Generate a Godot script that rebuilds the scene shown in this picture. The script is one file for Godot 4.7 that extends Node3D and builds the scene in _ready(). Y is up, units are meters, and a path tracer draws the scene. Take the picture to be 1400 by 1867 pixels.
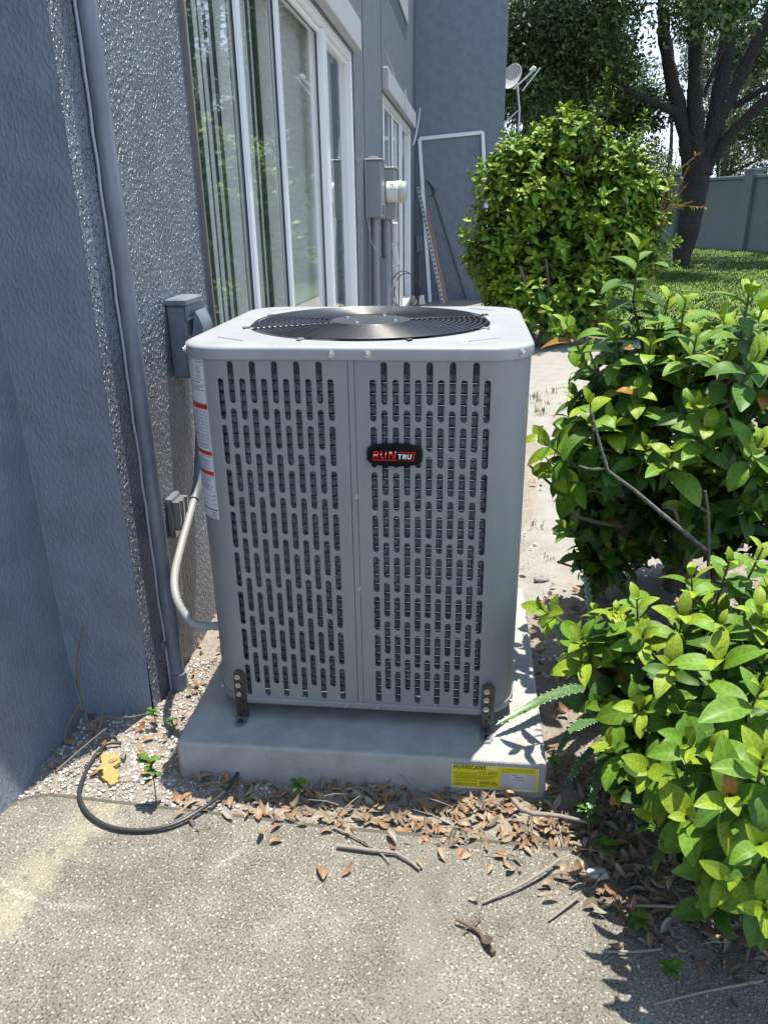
extends Node3D
# A heat pump on its pad beside a blue-grey stucco house, hedge on the right, trees and a wall behind.

const W := -0.86          # outer face of the long house wall
const WING_Z := -12.4     # front face of the far wing
const EYE := Vector3(0, 1.335, 0)

var rng := RandomNumberGenerator.new()
var mats := {}
var names := {}

# ---------------------------------------------------------------- mesh builder
class MB:
	var v := PackedVector3Array()
	var n := PackedVector3Array()
	var t := PackedVector2Array()
	func tri(a: Vector3, b: Vector3, c: Vector3, na: Vector3, nb: Vector3, nc: Vector3, ua := Vector2.ZERO, ub := Vector2.ZERO, uc := Vector2.ZERO) -> void:
		if (b - a).cross(c - a).dot(na + nb + nc) > 0.0:
			v.append(a); v.append(c); v.append(b); n.append(na); n.append(nc); n.append(nb); t.append(ua); t.append(uc); t.append(ub)
		else:
			v.append(a); v.append(b); v.append(c); n.append(na); n.append(nb); n.append(nc); t.append(ua); t.append(ub); t.append(uc)
	func flat(a: Vector3, b: Vector3, c: Vector3, out: Vector3) -> void:
		var f := (b - a).cross(c - a).normalized()
		if f.dot(out) < 0.0:
			f = -f
		tri(a, b, c, f, f, f)
	func quad(a: Vector3, b: Vector3, c: Vector3, d: Vector3, out: Vector3) -> void:
		flat(a, b, c, out); flat(a, c, d, out)
	func quad_uv(a: Vector3, b: Vector3, c: Vector3, d: Vector3, nn: Vector3, ua: Vector2, ub: Vector2, uc: Vector2, ud: Vector2) -> void:
		tri(a, b, c, nn, nn, nn, ua, ub, uc); tri(a, c, d, nn, nn, nn, ua, uc, ud)
	# a box with chamfered edges
	func box(c: Vector3, s: Vector3, bev := 0.003, bs := Basis.IDENTITY) -> void:
		var h := s * 0.5
		var e := minf(bev, minf(h.x, minf(h.y, h.z)) * 0.6)
		var sg := [-1.0, 1.0]
		var pt := func(q: Vector3, k: int) -> Vector3:
			var r := Vector3(q.x * (h.x - e), q.y * (h.y - e), q.z * (h.z - e))
			r[k] = q[k] * h[k]
			return c + bs * r
		for k in 3:
			var l := (k + 1) % 3
			var m := (k + 2) % 3
			for s1 in sg:
				var q := []
				for w in [[-1.0, -1.0], [1.0, -1.0], [1.0, 1.0], [-1.0, 1.0]]:
					var u := Vector3.ZERO
					u[k] = s1; u[l] = w[0]; u[m] = w[1]
					q.append(pt.call(u, k))
				var o := Vector3.ZERO
				o[k] = s1
				quad(q[0], q[1], q[2], q[3], bs * o)
				for s2 in sg:
					var a := Vector3.ZERO
					a[k] = s1; a[l] = s2; a[m] = -1.0
					var b := a
					b[m] = 1.0
					var o2 := Vector3.ZERO
					o2[k] = s1; o2[l] = s2
					quad(pt.call(a, k), pt.call(b, k), pt.call(b, l), pt.call(a, l), bs * o2)
		for sx in sg:
			for sy in sg:
				for sz in sg:
					var q := Vector3(sx, sy, sz)
					flat(pt.call(q, 0), pt.call(q, 1), pt.call(q, 2), bs * q)
	func span(a: Vector3, b: Vector3, bev := 0.003) -> void:
		box((a + b) * 0.5, (b - a).abs(), bev)
	# a bar of rectangular section from a to b
	func bar(a: Vector3, b: Vector3, w: float, d: float, up := Vector3.UP, bev := 0.002) -> void:
		var y := (b - a).normalized()
		var x := up.cross(y)
		if x.length() < 0.01:
			x = Vector3.RIGHT.cross(y)
		x = x.normalized()
		box((a + b) * 0.5, Vector3(w, a.distance_to(b), d), bev, Basis(x, y, x.cross(y)))
	func tube(p: Array, r: Variant, sides := 10, caps := true) -> void:
		var m := p.size()
		var rings := []
		var nrm := []
		var x := Vector3.ZERO
		for i in m:
			var d: Vector3 = (p[mini(i + 1, m - 1)] - p[maxi(i - 1, 0)])
			d = d.normalized()
			if i == 0:
				x = d.cross(Vector3.UP)
				if x.length() < 0.05:
					x = d.cross(Vector3.RIGHT)
			x = (x - d * x.dot(d)).normalized()
			var y := d.cross(x)
			var ra: float = r[i] if r is Array else r
			var ring := PackedVector3Array()
			var nr := PackedVector3Array()
			for j in sides + 1:
				var a := TAU * j / sides
				var o := x * cos(a) + y * sin(a)
				ring.append(p[i] + o * ra); nr.append(o)
			rings.append(ring); nrm.append(nr)
		for i in m - 1:
			for j in sides:
				var u0 := Vector2(float(j) / sides, i * 0.5)
				var u1 := Vector2(float(j + 1) / sides, i * 0.5)
				var dv := Vector2(0, 0.5)
				tri(rings[i][j], rings[i + 1][j], rings[i + 1][j + 1], nrm[i][j], nrm[i + 1][j], nrm[i + 1][j + 1], u0, u0 + dv, u1 + dv)
				tri(rings[i][j], rings[i + 1][j + 1], rings[i][j + 1], nrm[i][j], nrm[i + 1][j + 1], nrm[i][j + 1], u0, u1 + dv, u1)
		if caps:
			for e in [0, m - 1]:
				var o: Vector3 = (p[0] - p[1]) if e == 0 else (p[m - 1] - p[m - 2])
				for j in sides:
					flat(p[e], rings[e][j], rings[e][j + 1], o)
	# surface through rows of points; normals averaged by area, turned away from `inside`
	func grid(rows: Array, inside: Vector3, closed := false, uvs: Array = []) -> void:
		var nr := rows.size()
		var nc: int = rows[0].size()
		var nn := []
		for i in nr:
			var z := PackedVector3Array()
			z.resize(nc)
			nn.append(z)
		for i in nr - 1:
			for j in nc - 1:
				var f: Vector3 = (rows[i + 1][j + 1] - rows[i][j]).cross(rows[i][j + 1] - rows[i + 1][j])
				if f.dot((rows[i][j] + rows[i + 1][j + 1]) * 0.5 - inside) < 0.0:
					f = -f
				nn[i][j] += f; nn[i + 1][j] += f; nn[i][j + 1] += f; nn[i + 1][j + 1] += f
		if closed:
			for i in nr:
				var s: Vector3 = nn[i][0] + nn[i][nc - 1]
				nn[i][0] = s; nn[i][nc - 1] = s
		for i in nr - 1:
			for j in nc - 1:
				var a := nn[i][j].normalized() as Vector3
				var b := nn[i + 1][j].normalized() as Vector3
				var c := nn[i + 1][j + 1].normalized() as Vector3
				var d := nn[i][j + 1].normalized() as Vector3
				var ua := Vector2.ZERO
				var ub := Vector2.ZERO
				var uc := Vector2.ZERO
				var ud := Vector2.ZERO
				if uvs.size():
					ua = uvs[i][j]; ub = uvs[i + 1][j]; uc = uvs[i + 1][j + 1]; ud = uvs[i][j + 1]
				tri(rows[i][j], rows[i + 1][j], rows[i + 1][j + 1], a, b, c, ua, ub, uc)
				tri(rows[i][j], rows[i + 1][j + 1], rows[i][j + 1], a, c, d, ua, uc, ud)
	# profile of (radius, height) turned round an axis
	func lathe(prof: Array, xf: Transform3D, seg := 20) -> void:
		for i in prof.size() - 1:
			var p: Vector2 = prof[i]
			var q: Vector2 = prof[i + 1]
			var sl := Vector2(q.y - p.y, p.x - q.x).normalized()
			for j in seg:
				var a := TAU * j / seg
				var b := TAU * (j + 1) / seg
				var ca := Vector3(cos(a), 0, sin(a))
				var cb := Vector3(cos(b), 0, sin(b))
				var na := xf.basis * (ca * sl.x + Vector3.UP * sl.y)
				var nb := xf.basis * (cb * sl.x + Vector3.UP * sl.y)
				var A := xf * (ca * p.x + Vector3.UP * p.y)
				var B := xf * (cb * p.x + Vector3.UP * p.y)
				var C := xf * (cb * q.x + Vector3.UP * q.y)
				var D := xf * (ca * q.x + Vector3.UP * q.y)
				if p.x > 1e-6:
					tri(A, B, C, na, nb, nb)
				if q.x > 1e-6:
					tri(A, C, D, na, nb, na)
	# a flat outline in the xz plane raised by h
	func slab(poly: PackedVector2Array, y0: float, y1: float, uvs := 1.0, uvo := Vector2.ZERO) -> void:
		var idx := Geometry2D.triangulate_polygon(poly)
		for i in range(0, idx.size(), 3):
			var q := []
			var u := []
			for k in 3:
				var p := poly[idx[i + k]]
				q.append(Vector3(p.x, y1, p.y)); u.append((p - uvo) * uvs)
			tri(q[0], q[1], q[2], Vector3.UP, Vector3.UP, Vector3.UP, u[0], u[1], u[2])
		if y1 - y0 > 0.0005:
			var mid := Vector2.ZERO
			for p in poly:
				mid += p / poly.size()
			for i in poly.size():
				var a := poly[i]
				var b := poly[(i + 1) % poly.size()]
				var o := Vector2(b.y - a.y, a.x - b.x)
				if Geometry2D.is_point_in_polygon((a + b) * 0.5 + o.normalized() * 0.001, poly):
					o = -o
				quad(Vector3(a.x, y0, a.y), Vector3(b.x, y0, b.y), Vector3(b.x, y1, b.y), Vector3(a.x, y1, a.y), Vector3(o.x, 0, o.y))
	func mesh() -> ArrayMesh:
		var a := []
		a.resize(Mesh.ARRAY_MAX)
		a[Mesh.ARRAY_VERTEX] = v; a[Mesh.ARRAY_NORMAL] = n; a[Mesh.ARRAY_TEX_UV] = t
		var m := ArrayMesh.new()
		m.add_surface_from_arrays(Mesh.PRIMITIVE_TRIANGLES, a)
		return m

# ---------------------------------------------------------------- naming and placing
func obj(called: String, m: Variant, mat: Material, parent: Node = null) -> MeshInstance3D:
	var o := MeshInstance3D.new()
	o.mesh = m.mesh() if m is MB else m
	o.material_override = mat
	put(o, called, parent)
	return o

func put(o: Node3D, called: String, parent: Node = null) -> void:
	var p: Node = parent if parent else self
	var key := str(p.get_instance_id()) + called
	var k: int = names.get(key, 0)
	names[key] = k + 1
	o.name = called if k == 0 else "%s_%03d" % [called, k]
	p.add_child(o, true)

func tag(o: Node, label: String, category: String, group := "") -> Node:
	o.set_meta("label", label)
	o.set_meta("category", category)
	if group:
		o.set_meta("group", group)
	return o

func thing(called: String, label: String, category: String, at := Vector3.ZERO, group := "") -> Node3D:
	var o := Node3D.new()
	put(o, called)
	o.position = at
	tag(o, label, category, group)
	return o

func struct(called: String, m: Variant, mat: Material) -> MeshInstance3D:
	var o := obj(called, m, mat)
	o.set_meta("kind", "structure")
	return o

func multi(called: String, m: Mesh, mat: Material, xfs: Array, cols: Array, parent: Node = null) -> MultiMeshInstance3D:
	var mm := MultiMesh.new()
	mm.transform_format = MultiMesh.TRANSFORM_3D
	mm.use_colors = cols.size() > 0
	mm.mesh = m
	mm.instance_count = xfs.size()
	for i in xfs.size():
		mm.set_instance_transform(i, xfs[i])
		if cols.size():
			mm.set_instance_color(i, cols[i])
	var o := MultiMeshInstance3D.new()
	o.multimesh = mm
	o.material_override = mat
	put(o, called, parent)
	o.set_meta("kind", "stuff")
	return o

# ---------------------------------------------------------------- materials
func M(r: float, g: float, b: float, rough := 0.6, metal := 0.0, spec := 0.5) -> StandardMaterial3D:
	var m := StandardMaterial3D.new()
	m.albedo_color = Color(r, g, b).linear_to_srgb()
	m.roughness = rough
	m.metallic = metal
	m.metallic_specular = spec
	return m

func noise(sd: int, size: Vector2i, freq: float, oct := 3, kind := FastNoiseLite.TYPE_SIMPLEX_SMOOTH) -> PackedByteArray:
	var f := FastNoiseLite.new()
	f.seed = sd
	f.noise_type = kind
	f.frequency = freq
	f.fractal_octaves = oct
	if oct <= 1:
		f.fractal_type = FastNoiseLite.FRACTAL_NONE
	if kind == FastNoiseLite.TYPE_CELLULAR:
		f.cellular_return_type = FastNoiseLite.RETURN_DISTANCE
	var im := f.get_seamless_image(size.x, size.y)
	im.convert(Image.FORMAT_L8)
	return im.get_data()

func tex_l(d: PackedByteArray, size: Vector2i) -> ImageTexture:
	return ImageTexture.create_from_image(Image.create_from_data(size.x, size.y, false, Image.FORMAT_L8, d))

func relief(m: StandardMaterial3D, tx: Texture2D, cm: float) -> StandardMaterial3D:
	m.heightmap_enabled = true
	m.heightmap_texture = tx
	m.heightmap_scale = cm
	return m

func triplanar(m: StandardMaterial3D, s: Vector3) -> StandardMaterial3D:
	m.uv1_triplanar = true
	m.uv1_world_triplanar = true
	m.uv1_scale = s
	return m

# ---------------------------------------------------------------- flat print
func text_tris(s: String, weight: int, mono := false) -> PackedVector3Array:
	var f := SystemFont.new()
	f.font_names = ["Droid Sans Mono"] if mono else ["Droid Sans"]
	f.font_weight = weight
	var tm := TextMesh.new()
	tm.font = f
	tm.text = s
	tm.font_size = 40
	tm.pixel_size = 0.01
	tm.depth = 0.0
	tm.curve_step = 2.0
	var a := tm.get_mesh_arrays()
	return a[Mesh.ARRAY_VERTEX]

func fill_tri(im: Image, a: Vector2, b: Vector2, c: Vector2, col: Color) -> void:
	var lo := Vector2i(a.min(b).min(c).floor())
	var hi := Vector2i(a.max(b).max(c).ceil())
	var d := (b - a).cross(c - a)
	if absf(d) < 1e-6:
		return
	for y in range(maxi(lo.y, 0), mini(hi.y + 1, im.get_height())):
		for x in range(maxi(lo.x, 0), mini(hi.x + 1, im.get_width())):
			var p := Vector2(x + 0.5, y + 0.5)
			var u := (b - p).cross(c - p) / d
			var w := (c - p).cross(a - p) / d
			if u >= -0.001 and w >= -0.001 and u + w <= 1.001:
				im.set_pixel(x, y, col)

# draws s with its left (or right, if right_align) end at x and its top at y, h pixels high, stretched to width wd if given
func print_text(im: Image, s: String, x: float, y: float, h: float, col: Color, weight := 400, wd := 0.0, shear := 0.0, right_align := false) -> void:
	var v := text_tris(s, weight)
	if v.is_empty():
		return
	var lo := Vector2(v[0].x, v[0].y)
	var hi := lo
	for p in v:
		lo = lo.min(Vector2(p.x, p.y)); hi = hi.max(Vector2(p.x, p.y))
	var sy := h / (hi.y - lo.y)
	var sx := wd / (hi.x - lo.x) if wd > 0.0 else sy
	var x0 := x - (hi.x - lo.x) * sx if right_align else x
	for i in range(0, v.size(), 3):
		var q := []
		for k in 3:
			var yy := hi.y - v[i + k].y
			q.append(Vector2(x0 + (v[i + k].x - lo.x) * sx + shear * (h - yy * sy), y + yy * sy))
		fill_tri(im, q[0], q[1], q[2], col)

# a line of print too small to read: dashes of uneven length
func fine_print(im: Image, x0: int, x1: int, y: int, h: int, col: Color) -> void:
	var x := x0
	while x < x1 - 2:
		var w := rng.randi_range(2, 9)
		for i in w:
			if rng.randf() < 0.8 and x + i < x1:
				im.fill_rect(Rect2i(x + i, y + rng.randi_range(0, 1), 1, maxi(1, h - rng.randi_range(0, 1))), col)
		x += w + 2

func print_mat(im: Image, rough := 0.4) -> StandardMaterial3D:
	var m := StandardMaterial3D.new()
	m.albedo_texture = ImageTexture.create_from_image(im)
	m.roughness = rough
	m.texture_repeat = false
	return m

# ---------------------------------------------------------------- leaves
func leaf_mesh(width: float, bend: float, fold: float, segs := 5, teeth := 0.0) -> ArrayMesh:
	var b := MB.new()
	var rows := []
	var uvs := []
	var y := 0.0
	var z := 0.0
	for i in segs + 1:
		var t := float(i) / segs
		var an := -bend * (t - 0.25)
		if i > 0:
			y += cos(an) / segs; z += sin(an) / segs
		var w := width * 0.5 * pow(sin(PI * pow(clampf(t, 0.01, 0.99), 0.95)), 0.72)
		w *= 1.0 + teeth * (1.0 if i % 2 else -1.0)
		rows.append([Vector3(-w, y, z + w * fold), Vector3(-w * 0.5, y, z + w * fold * 0.62), Vector3(0, y, z), Vector3(w * 0.5, y, z + w * fold * 0.62), Vector3(w, y, z + w * fold)])
		uvs.append([Vector2(0, t), Vector2(0.25, t), Vector2(0.5, t), Vector2(0.75, t), Vector2(1, t)])
	b.grid(rows, Vector3(0, 0.5, -50), false, uvs)
	return b.mesh()

func leaf_texture() -> ImageTexture:
	var im := Image.create(96, 192, false, Image.FORMAT_RGB8)
	var nz := noise(5, Vector2i(96, 192), 0.03)
	for y in 192:
		for x in 96:
			var u := absf(x / 95.0 - 0.5) * 2.0
			var t := y / 191.0
			var vein := fposmod(t * 8.0 - u * 1.25, 1.0)
			var k := 0.80 + 0.16 * (nz[y * 96 + x] / 255.0)
			k += 0.10 * smoothstep(0.0, 0.5, vein) - 0.07
			var c := Color(k, k, k)
			if vein < 0.1:
				c = c.lerp(Color(0.98, 1.0, 0.9), 0.35)
			if u < 0.07:
				c = Color(1.0, 1.0, 0.86)
			im.set_pixel(x, y, c)
	return ImageTexture.create_from_image(im)

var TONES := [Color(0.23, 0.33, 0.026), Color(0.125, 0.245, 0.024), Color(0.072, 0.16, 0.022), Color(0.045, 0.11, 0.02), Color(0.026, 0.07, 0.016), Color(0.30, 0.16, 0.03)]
var leaf_mats := []
var leaf_mm_mat: StandardMaterial3D
var leaf_meshes := []

func make_leaf_kit() -> void:
	var tx := leaf_texture()
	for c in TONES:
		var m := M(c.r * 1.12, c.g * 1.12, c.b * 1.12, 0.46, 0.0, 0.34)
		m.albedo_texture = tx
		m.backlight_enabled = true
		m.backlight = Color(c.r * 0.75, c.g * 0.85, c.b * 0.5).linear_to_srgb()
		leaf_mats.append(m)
	leaf_mm_mat = M(1, 1, 1, 0.5, 0.0, 0.33)
	leaf_mm_mat.albedo_texture = tx
	leaf_mm_mat.vertex_color_use_as_albedo = true
	leaf_mm_mat.backlight_enabled = true
	leaf_mm_mat.backlight = Color(0.08, 0.13, 0.012).linear_to_srgb()
	leaf_meshes = [leaf_mesh(0.46, 1.0, 0.20, 8), leaf_mesh(0.52, 1.5, 0.14, 8), leaf_mesh(0.43, 0.6, 0.30, 8)]

# one shoot: opposite leaves from its tip downwards, [transform, tone, mesh] each
func shoot(o: Array, tip: Vector3, dir: Vector3, pairs: int, ln: float, young: float, gap := 0.24) -> void:
	dir = dir.normalized()
	var a := dir.cross(Vector3(0.3, 0.2, 1)).normalized()
	var b := dir.cross(a)
	var ph := rng.randf() * TAU
	for i in pairs:
		var p := tip - dir * ln * (0.1 + gap * i)
		var sz := ln * lerpf(0.5, 1.0, minf(1.0, i * 0.42)) * rng.randf_range(0.68, 1.2)
		for s in 2:
			var el := lerpf(0.45, 1.35, clampf(float(i) / 3.0, 0, 1)) + rng.randf_range(-0.2, 0.25)
			var az := ph + i * PI / 2 + s * PI + rng.randf_range(-0.3, 0.3)
			var rad := a * cos(az) + b * sin(az)
			var y := (dir * cos(el) + rad * sin(el) + Vector3.DOWN * 0.12 * i / maxf(1, pairs)).normalized()
			var z := (dir * sin(el) - rad * cos(el) + Vector3.UP * 0.25)
			z = (z - y * z.dot(y)).normalized()
			var bs := Basis(y.cross(z), y, z).scaled(Vector3.ONE * sz)
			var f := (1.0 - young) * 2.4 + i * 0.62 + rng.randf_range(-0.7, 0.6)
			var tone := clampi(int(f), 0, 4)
			if rng.randf() < 0.006:
				tone = 5 if sz < 0.11 else 4
			o.append([Transform3D(bs, p), tone, rng.randi() % 3])

func unit() -> Vector3:
	var z := rng.randf_range(-1, 1)
	var a := rng.randf() * TAU
	var r := sqrt(1 - z * z)
	return Vector3(r * cos(a), z, r * sin(a))

# fills lobes (centre, radii) with shoots; the 300 leaves nearest the viewer become parts, the rest one mass
func leafy(root: Node3D, lobes: Array, per_lobe: int, ln: float, young: float, tips: Array, pairs_lo: int, pairs_hi: int, parts := 300, reach := Vector3.ZERO, low := -0.55) -> void:
	var leaves := []
	var st := MB.new()
	for lb in lobes:
		var c: Vector3 = lb[0]
		var r: Vector3 = lb[1]
		var cnt := int(per_lobe * (lb[2] if lb.size() > 2 else 1.0))
		for k in cnt:
			var d := unit()
			if d.y < low:
				d.y = -d.y
			var rr := pow(rng.randf(), 0.35) * rng.randf_range(0.8, 1.14)
			var tip := c + Vector3(d.x * r.x, d.y * r.y, d.z * r.z) * rr
			if tip.y < 0.06:
				continue
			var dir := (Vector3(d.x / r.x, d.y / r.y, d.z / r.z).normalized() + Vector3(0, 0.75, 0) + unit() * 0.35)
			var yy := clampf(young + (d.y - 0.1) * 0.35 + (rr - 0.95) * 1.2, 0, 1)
			shoot(leaves, tip, dir, rng.randi_range(pairs_lo, pairs_hi), ln * rng.randf_range(0.75, 1.1), yy)
			if k % 2 == 0:
				var dn := dir.normalized()
				st.tube([tip, tip - dn * ln * 1.2, (tip - dn * ln * 2.2).lerp(c, 0.25)], [ln * 0.018, ln * 0.03, ln * 0.045], 5, false)
	for tp in tips:
		var d: Vector3 = tp[1]
		shoot(leaves, tp[0], d, tp[2], ln * (tp[3] if tp.size() > 3 else 1.0), tp[4] if tp.size() > 4 else 0.95)
		var dn := d.normalized()
		var c2: Vector3 = lobes[0][0]
		st.tube([tp[0], tp[0] - dn * ln * 1.3, (tp[0] - dn * ln * 2.6).lerp(c2, 0.35)], [ln * 0.02, ln * 0.032, ln * 0.05], 6, false)
	if st.v.size():
		obj("twigs", st, M(0.10, 0.10, 0.045, 0.7), root)
	leaves.sort_custom(func(p, q): return p[0].origin.distance_squared_to(EYE) < q[0].origin.distance_squared_to(EYE))
	var xs := []
	var cs := []
	# leaves in view first: those towards the viewer's frame
	for i in leaves.size():
		var l: Array = leaves[i]
		if i < parts:
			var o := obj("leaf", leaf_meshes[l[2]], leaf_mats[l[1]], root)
			o.transform = l[0]
		else:
			xs.append(l[0])
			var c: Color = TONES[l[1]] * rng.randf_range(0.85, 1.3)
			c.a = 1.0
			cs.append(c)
	if xs.size():
		multi("leaf_mass", leaf_meshes[0], leaf_mm_mat, xs, cs, root)

# ---------------------------------------------------------------- surfaces
func make_surfaces() -> void:
	# rough trowelled stucco: blobs drawn out downwards
	var s := Vector2i(1024, 1024)
	var a := noise(11, s, 0.034, 2)
	var b := noise(12, s, 0.11, 2)
	var c := noise(13, s, 0.006, 2)
	var d := PackedByteArray()
	d.resize(s.x * s.y)
	for y in s.y:
		for x in s.x:
			var i := y * s.x + x
			var i2: int = (int(y * 0.75 + 6.0 * sin(x * TAU * 3.0 / 1024.0)) % s.y + s.y) % s.y * s.x + x
			var q := smoothstep(0.46, 0.66, a[i2] / 255.0 + 0.14 * (c[i] / 255.0 - 0.5)) * 0.72 + 0.28 * b[i] / 255.0
			d[i] = int(q * 255.0)
	var tx := tex_l(d, s)
	var wall := Color(0.172, 0.204, 0.254)
	mats.stucco = triplanar(relief(M(wall.r, wall.g, wall.b, 0.31, 0.0, 0.55), tx, 1.1), Vector3(1.8, 1.7, 1.8))
	mats.stucco_soft = triplanar(relief(M(wall.r, wall.g, wall.b, 0.5), tx, 0.13), Vector3(2.3, 1.7, 2.3))
	mats.stucco.albedo_texture = wear_tex(17, 0.90)
	mats.stucco_soft.albedo_texture = wear_tex(18, 0.93)
	mats.painted_trim = triplanar(relief(M(0.40, 0.42, 0.45, 0.55), tx, 0.28), Vector3(2.2, 1.6, 2.2))
	mats.fence = triplanar(relief(M(0.17, 0.20, 0.22, 0.75), tx, 0.3), Vector3(0.5, 0.35, 0.5))
	# exposed-aggregate concrete, one sheet for the whole walk
	var cs := Vector2i(1400, 1400)
	var n1 := noise(21, cs, 0.21, 3)
	var n2 := noise(22, cs, 0.10, 1, FastNoiseLite.TYPE_CELLULAR)
	var n3 := noise(23, cs, 0.006, 4)
	var n4 := noise(24, cs, 0.02, 3)
	var img := PackedByteArray()
	img.resize(cs.x * cs.y * 3)
	var hh := PackedByteArray()
	hh.resize(cs.x * cs.y)
	for y in cs.y:
		for x in cs.x:
			var i := y * cs.x + x
			var f := n1[i] / 255.0
			var g := n2[i] / 255.0
			var bl := n3[i] / 255.0
			var v := 0.486 + 0.27 * (f - 0.5) + 0.11 * (bl - 0.5) + 0.09 * (n4[i] / 255.0 - 0.5)
			var warm := 0.026
			if g < 0.20 and f > 0.48:
				v += 0.22 * smoothstep(0.20, 0.08, g)
			if f < 0.28:
				v -= 0.12
			# pale run of washed cement near the left end, uneven edges
			var px := x / 1400.0 * 1.9 - 1.1
			var pz := y / 1400.0 * 1.9 - 1.4
			var mid := -0.90 - (pz + 1.1) * 0.28 + 0.07 * (bl - 0.5) + 0.05 * (n4[i] / 255.0 - 0.5)
			var st := smoothstep(0.10, 0.01, absf(px - mid)) * smoothstep(0.25, 0.6, n4[i] / 255.0 + 0.15)
			v = lerpf(v, v * 0.5 + 0.37, st * 0.7)
			warm += 0.022 * st
			var arc := absf(Vector2(px + 0.78, pz + 1.42).length() - 0.36)
			v += 0.09 * smoothstep(0.012, 0.0, arc) * smoothstep(0.35, 0.6, bl) * float(pz > -1.25)
			v = clampf(v, 0.05, 0.95)
			img[i * 3] = int(clampf(v + warm, 0, 1) * 255)
			img[i * 3 + 1] = int(clampf(v + warm * 0.55, 0, 1) * 255)
			img[i * 3 + 2] = int(clampf(v - warm * 0.9, 0, 1) * 255)
			hh[i] = int(clampf(0.6 * f + 0.4 * (1.0 - g), 0, 1) * 255)
	var cm := M(1, 1, 1, 0.85)
	cm.albedo_color = Color(0.86, 0.86, 0.86)
	cm.albedo_texture = ImageTexture.create_from_image(Image.create_from_data(cs.x, cs.y, false, Image.FORMAT_RGB8, img))
	relief(cm, tex_l(hh, cs), 0.25)
	mats.concrete = cm
	# soil, sand, pad concrete, bark: tinted noise
	mats.soil = ground_mat(31, Color(0.20, 0.165, 0.13), Color(0.40, 0.36, 0.31), 0.05, 1.6, 1.2)
	mats.sand = ground_mat(32, Color(0.21, 0.20, 0.182), Color(0.33, 0.315, 0.288), 0.02, 0.8, 0.7)
	mats.pad = ground_mat(33, Color(0.27, 0.272, 0.265), Color(0.43, 0.432, 0.425), 0.016, 1.3, 0.35)
	mats.lawn = ground_mat(34, Color(0.035, 0.07, 0.015), Color(0.07, 0.12, 0.025), 0.04, 0.7, 1.0)
	var bs := Vector2i(256, 512)
	var bk := noise(41, bs, 0.05, 3)
	var bark := M(0.042, 0.039, 0.036, 0.9)
	relief(triplanar(bark, Vector3(1.6, 0.5, 1.6)), tex_l(bk, bs), 5.0)
	mats.bark = bark
	mats.bark_grey = relief(triplanar(M(0.13, 0.115, 0.095, 0.85), Vector3(14, 6, 14)), tex_l(bk, bs), 0.3)
	mats.bare = relief(triplanar(M(0.30, 0.285, 0.26, 0.9), Vector3(20, 20, 20)), tex_l(bk, bs), 0.5)
	mats.bare.albedo_texture = wear_tex(20, 0.6)
	mats.twig = relief(triplanar(M(0.27, 0.24, 0.205, 0.85), Vector3(20, 20, 20)), tex_l(bk, bs), 0.15)
	mats.white_frame = M(0.74, 0.76, 0.78, 0.35)
	mats.white_plastic = M(0.66, 0.67, 0.66, 0.45)
	mats.blue_paint = triplanar(M(0.178, 0.205, 0.25, 0.44), Vector3(3, 1.2, 3))
	mats.blue_paint.albedo_texture = wear_tex(19, 0.86)
	mats.dark_rubber = M(0.02, 0.022, 0.024, 0.4)
	mats.screw = M(0.55, 0.56, 0.57, 0.25, 0.9)
	mats.galv = M(0.42, 0.44, 0.46, 0.38, 0.8)
	var gl := StandardMaterial3D.new()
	gl.transparency = BaseMaterial3D.TRANSPARENCY_ALPHA
	gl.albedo_color = Color(0.45, 0.55, 0.52, 0.08)
	gl.roughness = 0.02
	gl.metallic_specular = 0.65
	mats.glass = gl

# uneven tone of weathered paint: broad patches and faint runs
func wear_tex(sd: int, lo: float) -> ImageTexture:
	var s := Vector2i(384, 384)
	var a := noise(sd, s, 0.008, 4)
	var b := noise(sd + 7, s, 0.06, 3)
	var d := PackedByteArray()
	d.resize(s.x * s.y)
	for i in s.x * s.y:
		var t := 0.65 * a[i] / 255.0 + 0.35 * b[i] / 255.0
		d[i] = int(255.0 * lerpf(lo, 1.0, smoothstep(0.25, 0.72, t)))
	return tex_l(d, s)

func ground_mat(sd: int, lo: Color, hi: Color, freq: float, scale: float, cm: float) -> StandardMaterial3D:
	var s := Vector2i(512, 512)
	var a := noise(sd, s, freq, 5)
	var b := noise(sd + 50, s, 0.3, 2)
	var d := PackedByteArray()
	d.resize(s.x * s.y * 3)
	var h := PackedByteArray()
	h.resize(s.x * s.y)
	for i in s.x * s.y:
		var t := clampf(a[i] / 255.0 * 0.7 + b[i] / 255.0 * 0.5 - 0.1, 0, 1)
		var c := lo.lerp(hi, t).linear_to_srgb()
		d[i * 3] = int(c.r * 255); d[i * 3 + 1] = int(c.g * 255); d[i * 3 + 2] = int(c.b * 255)
		h[i] = int(clampf(0.6 * t + 0.4 * b[i] / 255.0, 0, 1) * 255)
	var m := M(1, 1, 1, 0.88)
	m.albedo_texture = ImageTexture.create_from_image(Image.create_from_data(s.x, s.y, false, Image.FORMAT_RGB8, d))
	relief(m, tex_l(h, s), cm)
	return triplanar(m, Vector3.ONE * scale)

# ---------------------------------------------------------------- ground
func soil_y(x: float, z: float) -> float:
	var k := 1.0 - 0.75 * smoothstep(0.1, 0.25, x) * smoothstep(-2.1, -2.5, z)
	var sink := 0.012 * smoothstep(-0.78, -0.70, x) * smoothstep(0.32, 0.24, x) * smoothstep(-1.36, -1.42, z)
	return 0.006 - sink + k * (0.005 * sin(x * 17.0 + z * 9.0) + 0.005 * sin(x * 7.0 - z * 23.0) + 0.003 * sin(x * 41.0 + z * 37.0))

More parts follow.
